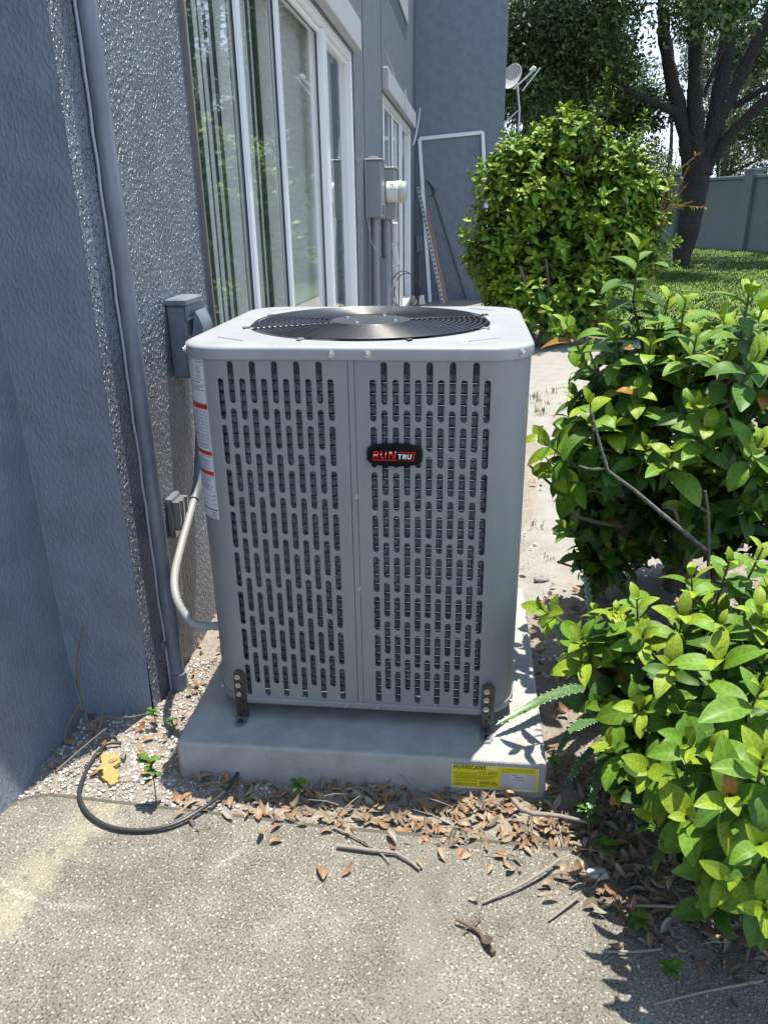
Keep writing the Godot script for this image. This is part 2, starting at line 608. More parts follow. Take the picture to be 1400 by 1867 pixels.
func build_ground() -> void:
	var g := MB.new()
	g.quad_uv(Vector3(-90, -0.02, 40), Vector3(90, -0.02, 40), Vector3(90, -0.02, -120), Vector3(-90, -0.02, -120), Vector3.UP, Vector2(0, 0), Vector2(1, 0), Vector2(1, 1), Vector2(0, 1))
	struct("ground", g, mats.soil)
	var bed := MB.new()
	var rows := []
	for i in 90:
		var r := []
		for j in 84:
			var x := -1.3 + j * 0.045
			var z := -0.6 - i * 0.045
			r.append(Vector3(x, soil_y(x, z), z))
		rows.append(r)
	bed.grid(rows, Vector3(0, -100, -2))
	struct("planting_bed", bed, mats.soil)
	var sd := MB.new()
	var rr := []
	for i in 60:
		var r := []
		var z := -2.35 - i * 0.1
		for j in 14:
			var w := 0.80 + 0.10 * sin(z * 2.3) + 0.06 * sin(z * 5.1)
			var x := 0.16 - (z + 2.4) * 0.09 + (j / 13.0) * (w + 0.30 * smoothstep(-3.0, -6.0, z))
			var e := minf(minf(j, 13 - j) / 3.0, minf(i, 59 - i) / 3.0)
			r.append(Vector3(x, -0.012 + 0.037 * clampf(e, 0, 1) + 0.003 * sin(x * 19 + z * 11), z))
		rr.append(r)
	sd.grid(rr, Vector3(0, -100, -4))
	struct("sandy_path", sd, mats.sand)
	var lw := MB.new()
	lw.slab(PackedVector2Array([Vector2(0.9, -9.2), Vector2(1.6, -8.6), Vector2(3.0, -7.6), Vector2(30, -7.0), Vector2(30, -60), Vector2(0.45, -60), Vector2(0.45, -19.2), Vector2(0.7, -13.0)]), -0.02, 0.004)
	struct("lawn", lw, mats.lawn)
	var cc := MB.new()
	var pl := PackedVector2Array([Vector2(-1.072, 1.6), Vector2(-1.075, -1.26), Vector2(-1.062, -1.312), Vector2(-1.03, -1.345), Vector2(-0.98, -1.358), Vector2(-0.511, -1.333), Vector2(-0.287, -1.318), Vector2(0.1, -1.31), Vector2(0.34, -1.30), Vector2(0.48, -1.1), Vector2(0.62, -0.8), Vector2(0.78, 0.0), Vector2(0.78, 1.6)])
	cc.slab(pl, -0.03, 0.022, 1.0 / 1.9, Vector2(-1.1, -1.4))
	# rounded arris along the back edge
	for i in range(1, 9):
		cc.tube([Vector3(pl[i].x, 0.0165, pl[i].y), Vector3(pl[i + 1].x, 0.0165, pl[i + 1].y)], 0.0075, 8)
	struct("concrete_walk", cc, mats.concrete)

# ---------------------------------------------------------------- the house
func wall_rect(b: MB, y0: float, y1: float, z0: float, z1: float) -> void:
	b.quad(Vector3(W, y0, z0), Vector3(W, y0, z1), Vector3(W, y1, z1), Vector3(W, y1, z0), Vector3.RIGHT)
	b.quad(Vector3(W - 0.18, y0, z0), Vector3(W - 0.18, y0, z1), Vector3(W - 0.18, y1, z1), Vector3(W - 0.18, y1, z0), Vector3.LEFT)

func opening(b: MB, y0: float, y1: float, z0: float, z1: float) -> void:
	var a := W - 0.18
	b.quad(Vector3(W, y1, z0), Vector3(a, y1, z0), Vector3(a, y1, z1), Vector3(W, y1, z1), Vector3.DOWN)
	b.quad(Vector3(W, y0, z0), Vector3(a, y0, z0), Vector3(a, y0, z1), Vector3(W, y0, z1), Vector3.UP)
	b.quad(Vector3(W, y0, z0), Vector3(a, y0, z0), Vector3(a, y1, z0), Vector3(W, y1, z0), Vector3.FORWARD)
	b.quad(Vector3(W, y0, z1), Vector3(a, y0, z1), Vector3(a, y1, z1), Vector3(W, y1, z1), Vector3.BACK)

func sliding_door(house: Node3D, z0: float, z1: float, y0: float, y1: float, stiles: Array) -> void:
	var d := Node3D.new()
	put(d, "sliding_door", house)
	var fr := MB.new()
	fr.span(Vector3(W - 0.10, y1 - 0.055, z1 + 0.001), Vector3(W - 0.012, y1 - 0.001, z0 - 0.001), 0.004)   # head
	fr.span(Vector3(W - 0.085, y1 - 0.085, z1 + 0.04), Vector3(W - 0.035, y1 - 0.056, z0 - 0.04), 0.003)
	fr.span(Vector3(W - 0.10, y0 + 0.001, z1 + 0.001), Vector3(W - 0.005, y0 + 0.05, z0 - 0.001), 0.004)   # sill
	fr.span(Vector3(W - 0.10, y0 + 0.051, z1 + 0.002), Vector3(W - 0.012, y1 - 0.056, z1 + 0.052), 0.004)   # far jamb
	fr.span(Vector3(W - 0.10, y0 + 0.051, z0 - 0.030), Vector3(W - 0.012, y1 - 0.056, z0 - 0.002), 0.004)
	obj("door_frame", fr, mats.white_frame, d)
	var prev := z0 - 0.031
	for s in stiles:
		var m := MB.new()
		var w: float = s[1]
		var front: float = s[2]
		m.span(Vector3(W - 0.080, y0 + 0.052, s[0] - w), Vector3(W + front, y1 - 0.057, s[0]), 0.004)
		m.span(Vector3(W - 0.072, y0 + 0.052, s[0] + 0.002), Vector3(W + front - 0.012, y1 - 0.0585, s[0] + 0.014), 0.002)
		obj("stile", m, mats.white_frame, d)
		var p := MB.new()
		p.span(Vector3(W - 0.062, y0 + 0.052, s[0] + 0.016), Vector3(W - 0.056, y1 - 0.087, prev - 0.001), 0.001)
		obj("pane", p, mats.glass, d)
		var gk := MB.new()
		gk.span(Vector3(W - 0.066, y0 + 0.053, s[0] + 0.0145), Vector3(W - 0.0505, y1 - 0.088, s[0] + 0.0155), 0.0003)
		gk.span(Vector3(W - 0.066, y1 - 0.0865, s[0] + 0.016), Vector3(W - 0.0505, y1 - 0.0855, prev - 0.001), 0.0003)
		obj("gasket", gk, mats.dark_rubber, d)
		prev = s[0] - w - 0.001
	var q := MB.new()
	q.span(Vector3(W - 0.062, y0 + 0.052, z1 + 0.053), Vector3(W - 0.056, y1 - 0.087, prev), 0.001)
	obj("pane", q, mats.glass, d)

func header(house: Node3D, z0: float, z1: float) -> void:
	var b := MB.new()
	b.span(Vector3(W + 0.001, 2.362, z1), Vector3(W + 0.062, 2.55, z0), 0.006)
	obj("door_header", b, mats.painted_trim, house)

func build_house() -> void:
	var h := thing("house", "two-storey blue-grey stucco house with glass sliding doors and a far wing", "house")
	var b := MB.new()
	var top := 6.0
	var z0 := -1.71
	wall_rect(b, -0.05, top, z0, -2.53)
	wall_rect(b, 2.36, top, -2.53, -6.10)
	wall_rect(b, -0.05, 0.08, -2.53, -6.10)
	wall_rect(b, -0.05, top, -6.10, -7.93)
	wall_rect(b, 2.36, top, -7.93, -11.68)
	wall_rect(b, -0.05, 0.08, -7.93, -11.68)
	wall_rect(b, -0.05, top, -11.68, -18.6)
	opening(b, 0.08, 2.36, -2.53, -6.10)
	opening(b, 0.08, 2.36, -7.93, -11.68)
	obj("long_wall", b, mats.stucco, h)
	# the recess by the near corner: a face towards the viewer, then the wall runs on
	var r := MB.new()
	var rows := []
	for k in 14:
		var t := k / 13.0
		var y := lerpf(-0.02, 0.32, t) if k < 13 else top
		var fl := 0.035 * pow(1.0 - minf(t * 1.0, 1.0), 2.0)
		rows.append([Vector3(W - 0.0005, y, z0 + fl * 0.4), Vector3(-1.0, y, z0 + fl), Vector3(-1.088 + fl, y, z0 + fl), Vector3(-1.090 + fl, y, z0 + 0.002 + fl), Vector3(-1.09 + fl, y, -1.3), Vector3(-1.09 + fl, y, 3.5)])
	r.grid(rows, Vector3(-3, 1, -3))
	obj("recess_wall", r, mats.stucco_soft, h)
	var w := MB.new()
	w.span(Vector3(W + 0.001, -0.05, -18.6), Vector3(0.43, top, WING_Z), 0.004)
	obj("wing_wall", w, mats.stucco_soft, h)
	# shell that closes the rooms
	var s := MB.new()
	s.span(Vector3(-6.2, top + 0.002, -12.35), Vector3(W - 0.02, top + 0.2, -1.75), 0.01)
	s.span(Vector3(-6.2, top + 0.002, -18.7), Vector3(0.42, top + 0.2, -12.42), 0.01)
	obj("roof", s, M(0.2, 0.2, 0.21, 0.8), h)
	var room := MB.new()
	room.span(Vector3(-4.6, 2.52, -12.3), Vector3(W - 0.182, 2.66, -1.9), 0.002)
	room.span(Vector3(-4.6, -0.04, -12.3), Vector3(W - 0.182, 0.078, -1.9), 0.002)
	room.span(Vector3(-4.8, -0.04, -12.3), Vector3(-4.602, 2.66, -1.9), 0.002)
	room.span(Vector3(-4.6, 0.08, -2.0), Vector3(W - 0.182, 2.518, -1.9), 0.002)
	room.span(Vector3(-4.6, 0.08, -12.3), Vector3(W - 0.182, 2.518, -12.2), 0.002)
	room.span(Vector3(-4.6, 0.08, -7.1), Vector3(W - 0.182, 2.518, -7.0), 0.002)
	obj("room", room, M(0.20, 0.20, 0.19, 0.9), h)
	sliding_door(h, -2.535, -6.095, 0.08, 2.36, [[-3.27, 0.045, -0.038], [-3.93, 0.05, -0.038], [-4.98, 0.10, -0.012]])
	sliding_door(h, -7.935, -11.675, 0.08, 2.36, [[-8.35, 0.06, -0.03], [-9.30, 0.07, -0.03], [-10.2, 0.11, -0.012]])
	header(h, -2.62, -6.08)
	header(h, -7.95, -11.67)
	# grooves in the wall between the doors
	for z in [-6.62, -7.9]:
		var gr := MB.new()
		gr.span(Vector3(W + 0.001, 0.0, z - 0.012), Vector3(W + 0.005, 5.9, z), 0.001)
		obj("wall_joint", gr, mats.blue_paint, h)
	# upstairs window with its trim
	var uw := Node3D.new()
	put(uw, "upper_window", h)
	var ut := MB.new()
	ut.span(Vector3(W + 0.002, 3.43, -10.86), Vector3(W + 0.022, 3.62, -8.6), 0.005)
	ut.span(Vector3(W + 0.002, 3.623, -10.86), Vector3(W + 0.022, 5.0, -10.68), 0.005)
	obj("window_trim", ut, mats.painted_trim, uw)
	var up := MB.new()
	up.span(Vector3(W + 0.002, 3.63, -10.67), Vector3(W + 0.012, 4.95, -8.6), 0.002)
	obj("pane", up, M(0.04, 0.05, 0.055, 0.03, 0.0, 0.8), uw)
	# loose flashing and a plate on the second header
	var fl := MB.new()
	fl.tube([Vector3(W + 0.02, 2.70, -7.96), Vector3(W + 0.045, 2.62, -8.4), Vector3(W + 0.02, 2.58, -9.3), Vector3(W + 0.03, 2.56, -9.9)], 0.008, 6)
	fl.span(Vector3(W + 0.063, 2.40, -9.95), Vector3(W + 0.068, 2.60, -9.75), 0.001)
	obj("loose_flashing", fl, mats.painted_trim, h)
	build_blinds(-2.6, -4.0, true, "open white vertical blind slats behind the near glass door panes")
	build_blinds(-4.03, -6.05, false, "closed pale vertical blind behind the far panes of the near glass door")
	build_blinds(-8.0, -11.6, false, "closed pale vertical blind behind the second glass door")

func build_blinds(z0: float, z1: float, open: bool, label: String) -> void:
	var t := thing("vertical_blind", label, "blind", Vector3(W - 0.16, 0.1, z0))
	var rail := MB.new()
	rail.span(Vector3(-0.03, 2.19, z1 - z0), Vector3(0.03, 2.24, 0), 0.003)
	obj("rail", rail, mats.white_plastic, t)
	var m := M(0.78, 0.80, 0.78, 0.6)
	m.backlight_enabled = true
	m.backlight = Color(0.2, 0.2, 0.19)
	var sl := MB.new()
	var rows := []
	for k in 2:
		var row := []
		for j in 7:
			var u := j / 6.0 - 0.5
			row.append(Vector3(0.012 * (1.0 - 4.0 * u * u), 2.18 * k + 0.01, u * 0.089))
		rows.append(row)
	sl.grid(rows, Vector3(-5, 1, 0))
	var me := sl.mesh()
	var z := -0.05
	var gap := 0.088 if open else 0.079
	while z > z1 - z0 + 0.05:
		var o := obj("slat", me, m, t)
		o.position = Vector3(rng.randf_range(-0.006, 0.006), 0, z)
		o.rotation.y = deg_to_rad(rng.randf_range(13.0, 19.5) if open else rng.randf_range(-7, -2))
		z -= gap * (rng.randf_range(0.8, 1.25) if open else 1.0)
		if open and rng.randf() < 0.16:
			o.rotation.y = deg_to_rad(rng.randf_range(-12, 2))

func build_wall_fittings() -> void:
	# downspout pipe in front of the near corner
	var p := MB.new()
	var pz := -1.852
	p.tube([Vector3(W + 0.0235, 6.0, pz), Vector3(W + 0.0235, 0.035, pz + 0.01)], 0.0215, 18)
	p.tube([Vector3(W + 0.026, 0.06, pz + 0.01), Vector3(W + 0.026, 0.0, pz + 0.013)], 0.025, 18)
	var t := thing("drain_pipe", "round blue-grey painted drain pipe running down the wall corner", "pipe")
	obj("pipe", p, mats.blue_paint, t)
	var cl := MB.new()
	for y in [0.16, 1.9]:
		cl.span(Vector3(W + 0.0005, y, pz - 0.04), Vector3(W + 0.012, y + 0.02, pz + 0.045), 0.002)
	obj("pipe_clip", cl, mats.blue_paint, t)
	var bead := MB.new()
	var pts := []
	for k in 60:
		pts.append(Vector3(W + 0.006 + rng.randf() * 0.002, k * 0.06, pz + 0.030 + rng.randf_range(-0.003, 0.003)))
	bead.tube(pts, 0.004, 5)
	obj("caulk_bead", bead, M(0.30, 0.34, 0.40, 0.35), t)
	# weathered strip of trim at the near edge of the glass door
	var ws := MB.new()
	ws.bar(Vector3(W + 0.006, 2.36, -2.505), Vector3(W + 0.004, 0.05, -2.545), 0.02, 0.014)
	tag(obj("weathered_trim_strip", ws, M(0.17, 0.16, 0.15, 0.8)), "weathered brown-grey trim strip at the near edge of the glass door", "trim")
	# disconnect box
	var bx := thing("disconnect_box", "blue-grey electrical disconnect box on the stucco wall behind the unit's left corner", "electrical box", Vector3(W, 0.88, -2.205))
	var b := MB.new()
	b.span(Vector3(0.001, 0, -0.065), Vector3(0.057, 0.205, 0.065), 0.004)
	obj("box", b, mats.blue_paint, bx)
	var lid := MB.new()
	lid.span(Vector3(0.0015, 0.206, -0.071), Vector3(0.066, 0.226, 0.071), 0.004)
	lid.span(Vector3(0.0582, 0.165, -0.069), Vector3(0.062, 0.205, 0.069), 0.0015)
	obj("lid", lid, mats.blue_paint, bx)
	var hd := MB.new()
	var rows := []
	for k in 9:
		var a := k / 8.0
		var out := 0.034 * sin(PI * clampf(a * 0.85 + 0.15, 0, 1))
		rows.append([Vector3(0.063 + out, 0.19 - a * 0.13, 0.045), Vector3(0.063 + out, 0.19 - a * 0.13, -0.045)])
	hd.grid(rows, Vector3(-1, 0.1, 0))
	for sgn in [0.045, -0.045]:
		for k in 8:
			hd.flat(Vector3(0.063, 0.12, sgn), rows[k][0] * Vector3(1, 1, 0) + Vector3(0, 0, sgn), rows[k + 1][0] * Vector3(1, 1, 0) + Vector3(0, 0, sgn), Vector3(0, 0, sgn))
	obj("handle_cover", hd, mats.blue_paint, bx)
	var sc := MB.new()
	for z in [0.0655]:
		for x in [0.016, 0.044]:
			sc.lathe([Vector2(0.004, 0), Vector2(0.003, 0.003), Vector2(0, 0.0035)], Transform3D(Basis(Vector3.RIGHT, Vector3.BACK, Vector3.DOWN), Vector3(x, 0.19, z)), 8)
	obj("screw", sc, mats.blue_paint, bx)
	# conduit below the box and the white corrugated whip into the unit
	var cd := MB.new()
	cd.tube([Vector3(-0.828, 0.88, -2.235), Vector3(-0.824, 0.70, -2.215), Vector3(-0.815, 0.56, -2.125), Vector3(-0.8125, 0.525, -2.07)], 0.0145, 14)
	tag(obj("painted_conduit", cd, mats.blue_paint), "blue painted conduit hanging below the disconnect box", "conduit")
	var crv := Curve3D.new()
	var wp := [Vector3(-0.8125, 0.525, -2.07), Vector3(-0.808, 0.49, -2.00), Vector3(-0.800, 0.443, -1.895), Vector3(-0.780, 0.412, -1.784), Vector3(-0.755, 0.380, -1.719), Vector3(-0.725, 0.344, -1.692), Vector3(-0.690, 0.318, -1.685), Vector3(-0.610, 0.314, -1.70)]
	for i in wp.size():
		var tg: Vector3 = (wp[mini(i + 1, wp.size() - 1)] - wp[maxi(i - 1, 0)]) * 0.17
		crv.add_point(wp[i], -tg, tg)
	var pp := []
	var rr := []
	var ln := crv.get_baked_length()
	var n := int(ln / 0.0032)
	for i in n + 1:
		pp.append(crv.sample_baked(ln * i / n, true))
		rr.append(0.0118 if i % 4 < 2 else 0.0106)
	var wh := MB.new()
	wh.tube(pp, rr, 14)
	tag(obj("flexible_whip", wh, M(0.27, 0.28, 0.285, 0.55)), "white corrugated flexible conduit looping from the wall into the unit", "conduit")
	var pt := MB.new()
	pt.bar(Vector3(-0.8075, 0.470, -1.985), Vector3(-0.806, 0.50, -2.035), 0.006, 0.026)
	var cb := thing("bonding_clamp", "small grey ribbed metal bonding clamp on the wall beside the white whip", "clamp", Vector3(W, 0.44, -2.0))
	var c1 := MB.new()
	c1.span(Vector3(0.001, 0, -0.035), Vector3(0.02, 0.125, 0.035), 0.003)
	obj("base", c1, mats.galv, cb)
	for k in 4:
		var rb := MB.new()
		rb.span(Vector3(0.0205, 0.02 + 0.004 * (k % 2), -0.03 + k * 0.017), Vector3(0.045 - 0.005 * (k % 2), 0.115, -0.019 + k * 0.017), 0.002)
		obj("rib", rb, mats.galv, cb)

func build_meters() -> void:
	var grey := M(0.20, 0.225, 0.25, 0.45)
	var e := thing("electrical_panel", "tall grey electrical enclosure beside the round meter on the house wall", "electrical box", Vector3(W, 1.27, -6.68))
	var b := MB.new()
	b.span(Vector3(0.001, 0, -0.14), Vector3(0.135, 0.42, 0.14), 0.006)
	obj("box", b, grey, e)
	var l := MB.new()
	l.span(Vector3(0.0015, 0.4205, -0.15), Vector3(0.15, 0.435, 0.15), 0.004)
	l.span(Vector3(0.03, 0.4355, -0.08), Vector3(0.11, 0.452, 0.08), 0.004)
	obj("cover", l, grey, e)
	var lt := MB.new()
	lt.span(Vector3(0.1355, 0.02, 0.03), Vector3(0.15, 0.10, 0.05), 0.002)
	obj("latch", lt, grey, e)
	var m := thing("electricity_meter", "grey meter box with a round glass-covered electricity meter", "electricity meter", Vector3(W, 1.25, -7.15))
	var c := MB.new()
	c.span(Vector3(0.001, 0, -0.14), Vector3(0.20, 0.40, 0.14), 0.006)
	obj("box", c, M(0.24, 0.27, 0.27, 0.45), m)
	var l2 := MB.new()
	l2.span(Vector3(0.0015, 0.4005, -0.15), Vector3(0.215, 0.415, 0.15), 0.004)
	l2.span(Vector3(0.02, 0.4155, -0.08), Vector3(0.12, 0.435, 0.08), 0.004)
	obj("cover", l2, M(0.24, 0.27, 0.27, 0.45), m)
	var ax := Transform3D(Basis(Vector3(0, 0, 1), Vector3(1, 0, 0), Vector3(0, 1, 0)), Vector3(0.13, 0.22, 0.142))
	var d := MB.new()
	d.lathe([Vector2(0.0, 0.0), Vector2(0.080, 0.0), Vector2(0.086, 0.006), Vector2(0.086, 0.10), Vector2(0.080, 0.11), Vector2(0.0, 0.112)], ax, 28)
	obj("meter_body", d, M(0.62, 0.63, 0.60, 0.3), m)
	var gr := MB.new()
	gr.lathe([Vector2(0.084, 0.113), Vector2(0.092, 0.114), Vector2(0.092, 0.130), Vector2(0.084, 0.132)], ax, 28)
	gr.lathe([Vector2(0.082, 0.133), Vector2(0.082, 0.165), Vector2(0.07, 0.172), Vector2(0.0, 0.174)], ax, 28)
	obj("glass_cover", gr, M(0.42, 0.48, 0.42, 0.15), m)
	var dial := MB.new()
	for k in 3:
		dial.span(Vector3(0.17 + k * 0.016, 0.235 + 0.02 * (k % 2), 0.2265), Vector3(0.178 + k * 0.016, 0.245 + 0.02 * (k % 2), 0.2285), 0.0005)
	dial.span(Vector3(0.165, 0.27, 0.2235), Vector3(0.20, 0.277, 0.2255), 0.0005)
	obj("dial_mark", dial, mats.dark_rubber, m)
	# pipes and boxes below
	var pc := thing("meter_conduit", "painted conduits and junction box running down below the meter boxes", "conduit", Vector3(W, 0, -6.9))
	var p := MB.new()
	p.tube([Vector3(0.06, 0.0, 0.2), Vector3(0.06, 1.268, 0.2)], 0.035, 12)
	p.tube([Vector3(0.11, 0.0, -0.22), Vector3(0.11, 1.248, -0.22)], 0.045, 12)
	obj("pipe", p, grey, pc)
	var q := MB.new()
	q.span(Vector3(0.001, 0.42, -0.16), Vector3(0.14, 0.93, -0.02), 0.006)
	obj("junction_box", q, M(0.19, 0.215, 0.24, 0.5), pc)
	var wf := MB.new()
	for k in 6:
		var y := 1.22 - k * 0.19
		wf.bar(Vector3(0.165 + rng.randf_range(-0.012, 0.012), y, -0.42), Vector3(0.17 + rng.randf_range(-0.012, 0.012), y - 0.18, -0.42), 0.05, 0.035, Vector3.FORWARD, 0.008)
	tag(obj("torn_pipe_insulation", wf, mats.white_plastic), "torn white pipe insulation hanging beside the second glass door", "pipe insulation").position = Vector3(W, 0, -6.9)
	var wl := MB.new()
	for k in 2:
		var pts := []
		for i in 28:
			var a := TAU * i / 24.0
			pts.append(Vector3(W + 0.25 + cos(a) * 0.12 + k * 0.03, 0.63 + sin(a) * 0.17 - k * 0.02, -7.3 + 0.02 * sin(i * 1.7)))
		wl.tube(pts, 0.004, 6)
	tag(obj("wire_coil", wl, mats.dark_rubber), "thin dark wire coiled below the round meter", "wire")
	var cw := MB.new()
	cw.tube([Vector3(W + 0.012, 1.70, -6.52), Vector3(W + 0.02, 1.30, -6.50), Vector3(W + 0.05, 1.1, -6.48), Vector3(W + 0.09, 1.03, -6.46)], 0.004, 6)
	tag(obj("thin_cable", cw, M(0.3, 0.34, 0.38, 0.5)), "thin grey cable hanging down the side of the tall electrical box", "cable")
	var wr := MB.new()
	wr.tube([Vector3(-0.756, 2.64, -11.9), Vector3(-0.775, 2.5, -11.9), Vector3(-0.799, 2.381, -11.9), Vector3(-0.83, 2.24, -11.9), Vector3(-0.856, 2.17, -11.9), Vector3(-0.875, 2.18, -11.88)], [0.006, 0.013, 0.014, 0.014, 0.014, 0.008], 7)
	tag(obj("loose_white_cable", wr, mats.white_plastic), "loose white cable curling out below the far header", "cable")

func build_wing_clutter() -> void:
	var fr := thing("screen_frame", "white aluminium screen frame without mesh leaning on the far wing wall", "screen frame")
	var z := -12.25
	var a := Vector3(-0.795, 2.285, WING_Z + 0.02)
	var b := Vector3(0.127, 2.349, WING_Z + 0.02)
	var c := Vector3(-0.60, -0.01, -12.02)
	var d := Vector3(0.32, 0.03, -12.02)
	for q in [[a, b, "top_rail"], [a, c, "side_rail"], [b, d, "side_rail"]]:
		var m := MB.new()
		m.bar(q[0], q[1], 0.05, 0.022, Vector3.BACK)
		obj(q[2], m, mats.white_frame, fr)
	var ld := thing("perforated_strut", "grey perforated metal strut leaning against the wing wall", "metal strut")
	var l0 := Vector3(-0.805, 1.63, -12.28)
	var l1 := Vector3(-0.40, -0.02, -11.95)
	var sm := MB.new()
	sm.bar(l0, l1, 0.05, 0.012, Vector3.BACK)
	obj("strut", sm, mats.galv, ld)
	var ho := MB.new()
	for k in 26:
		var p := l0.lerp(l1, (k + 0.5) / 26.0) + Vector3(0, 0.001, 0.0068)
		ho.bar(p + (l1 - l0).normalized() * 0.012, p - (l1 - l0).normalized() * 0.012, 0.026, 0.002, Vector3.BACK, 0.0005)
	obj("slot", ho, mats.dark_rubber, ld)
	var pk := MB.new()
	pk.bar(Vector3(-0.705, 1.36, -12.33), Vector3(-0.36, -0.02, -11.98), 0.07, 0.035, Vector3.BACK, 0.004)
	tag(obj("wood_plank", pk, M(0.34, 0.20, 0.11, 0.75)), "brown wooden plank leaning between the strut and the wing wall", "plank")
	var rp := MB.new()
	rp.tube([Vector3(-0.68, 1.72, WING_Z + 0.02), Vector3(-0.60, 1.60, WING_Z + 0.02), Vector3(-0.38, 0.95, WING_Z + 0.025), Vector3(-0.05, 0.0, WING_Z + 0.04)], 0.009, 6)
	rp.tube([Vector3(-0.68, 1.72, WING_Z + 0.02), Vector3(-0.55, 1.58, WING_Z + 0.02), Vector3(-0.57, 1.53, WING_Z + 0.02), Vector3(-0.64, 1.5, WING_Z + 0.02)], 0.007, 6)
	tag(obj("black_wall_cable", rp, mats.dark_rubber), "black cable running diagonally down the far wing wall", "cable")
	var gb := thing("outlet_box", "small grey outlet box in the inner corner of the wing", "outlet box", Vector3(-0.79, 0.70, WING_Z))
	var g := MB.new()
	g.span(Vector3(-0.05, 0, 0.001), Vector3(0.05, 0.24, 0.07), 0.006)
	obj("box", g, M(0.19, 0.23, 0.29, 0.5), gb)
	var gp := MB.new()
	gp.tube([Vector3(0, -0.68, 0.03), Vector3(0, -0.002, 0.03)], 0.016, 8)
	obj("pipe", gp, mats.blue_paint, gb)
	var k := 0
	for q in [[-0.80, 0.10, Color(0.62, 0.5, 0.30), "yellowish scrap board propped behind the unit below the wing wall"], [-0.70, 0.12, Color(0.66, 0.64, 0.58), "white scrap board propped behind the unit below the wing wall"]]:
		var sb := MB.new()
		var x: float = q[0]
		sb.bar(Vector3(x, -0.01, -11.7), Vector3(x - 0.06 + k * 0.04, q[1], -11.75), 0.085, 0.02, Vector3.BACK)
		var cl: Color = q[2]
		tag(obj("scrap_board", sb, M(cl.r, cl.g, cl.b, 0.8)), q[3], "board")
		k += 1

func build_dish() -> void:
	var t := thing("satellite_dish", "white round satellite dish on a pole beyond the wing corner", "satellite dish", Vector3(0.75, 0, -13.3))
	var ce := Vector3(-0.19, 3.17, 0.0)
	var ax := Vector3(-0.62, 0.32, 0.72).normalized()
	var x := Vector3.UP.cross(ax).normalized()
	var xf := Transform3D(Basis(x, ax, x.cross(ax)).orthonormalized(), ce)
	var d := MB.new()
	var pr := []
	for i in 10:
		var r := 0.178 * i / 9.0
		pr.append(Vector2(r, 0.9 * r * r))
	d.lathe(pr, xf, 32)
	d.lathe([Vector2(0.178, 0.0285), Vector2(0.184, 0.026), Vector2(0.179, 0.018), Vector2(0.0, -0.012)], xf, 32)
	obj("dish", d, M(0.62, 0.62, 0.58, 0.4), t)
	var arm := MB.new()
	arm.bar(ce + Vector3(0.02, -0.16, -0.05), ce + Vector3(0.30, 0.08, -0.1), 0.025, 0.025)
	arm.bar(ce + Vector3(0.16, -0.18, -0.1), ce + Vector3(0.42, 0.13, -0.12), 0.022, 0.022)
	obj("feed_arm", arm, mats.galv, t)
	var lnb := MB.new()
	lnb.lathe([Vector2(0, -0.05), Vector2(0.03, -0.05), Vector2(0.04, 0.03), Vector2(0, 0.05)], Transform3D(Basis(Vector3.FORWARD, 1.0), ce + Vector3(0.31, 0.11, -0.1)), 12)
	obj("receiver", lnb, mats.white_plastic, t)
	var pl := MB.new()
	pl.tube([Vector3(-0.06, -0.02, -0.12), Vector3(-0.06, 2.75, -0.12), Vector3(-0.12, 3.1, -0.07)], 0.02, 8)
	pl.tube([Vector3(-0.34, 2.5, -0.1), Vector3(-0.06, 2.74, -0.12)], 0.014, 6)
	pl.tube([Vector3(-0.34, 2.3, -0.1), Vector3(-0.06, 2.5, -0.12)], 0.014, 6)
	obj("pole", pl, mats.galv, t)

func build_fence() -> void:
	var t := thing("boundary_wall", "grey precast concrete boundary wall at the far edge of the lawn", "boundary wall")
	var p0 := Vector3(7.78, 0, -24.05)
	var dir := Vector3(0.85, 0, 2.02).normalized()
	var nrm := Vector3(-dir.z, 0, dir.x)
	var bs := Basis(dir, Vector3.UP, dir.cross(Vector3.UP))
	for k in range(-5, 4):
		var a := p0 + dir * (k * 3.2)
		var ps := MB.new()
		ps.box(a + Vector3(0, 1.08, 0), Vector3(0.36, 2.18, 0.36), 0.012, bs)
		ps.box(a + Vector3(0, 2.20, 0), Vector3(0.44, 0.07, 0.44), 0.01, bs)
		obj("post", ps, mats.fence, t)
		var pn := MB.new()
		pn.box(a + dir * 1.6 + Vector3(0, 0.98, 0), Vector3(2.83, 1.98, 0.13), 0.008, bs)
		obj("panel", pn, mats.fence, t)
		var cp := MB.new()
		cp.box(a + dir * 1.6 + Vector3(0, 2.02, 0), Vector3(2.83, 0.09, 0.26), 0.012, bs)
		obj("cap", cp, mats.fence, t)

# ---------------------------------------------------------------- the outdoor unit
const A := 0.386
const B := 0.35
const RC := 0.098
const FRONT := A - RC
const ARC := RC * PI / 2
const SIDE := 2 * (B - RC)

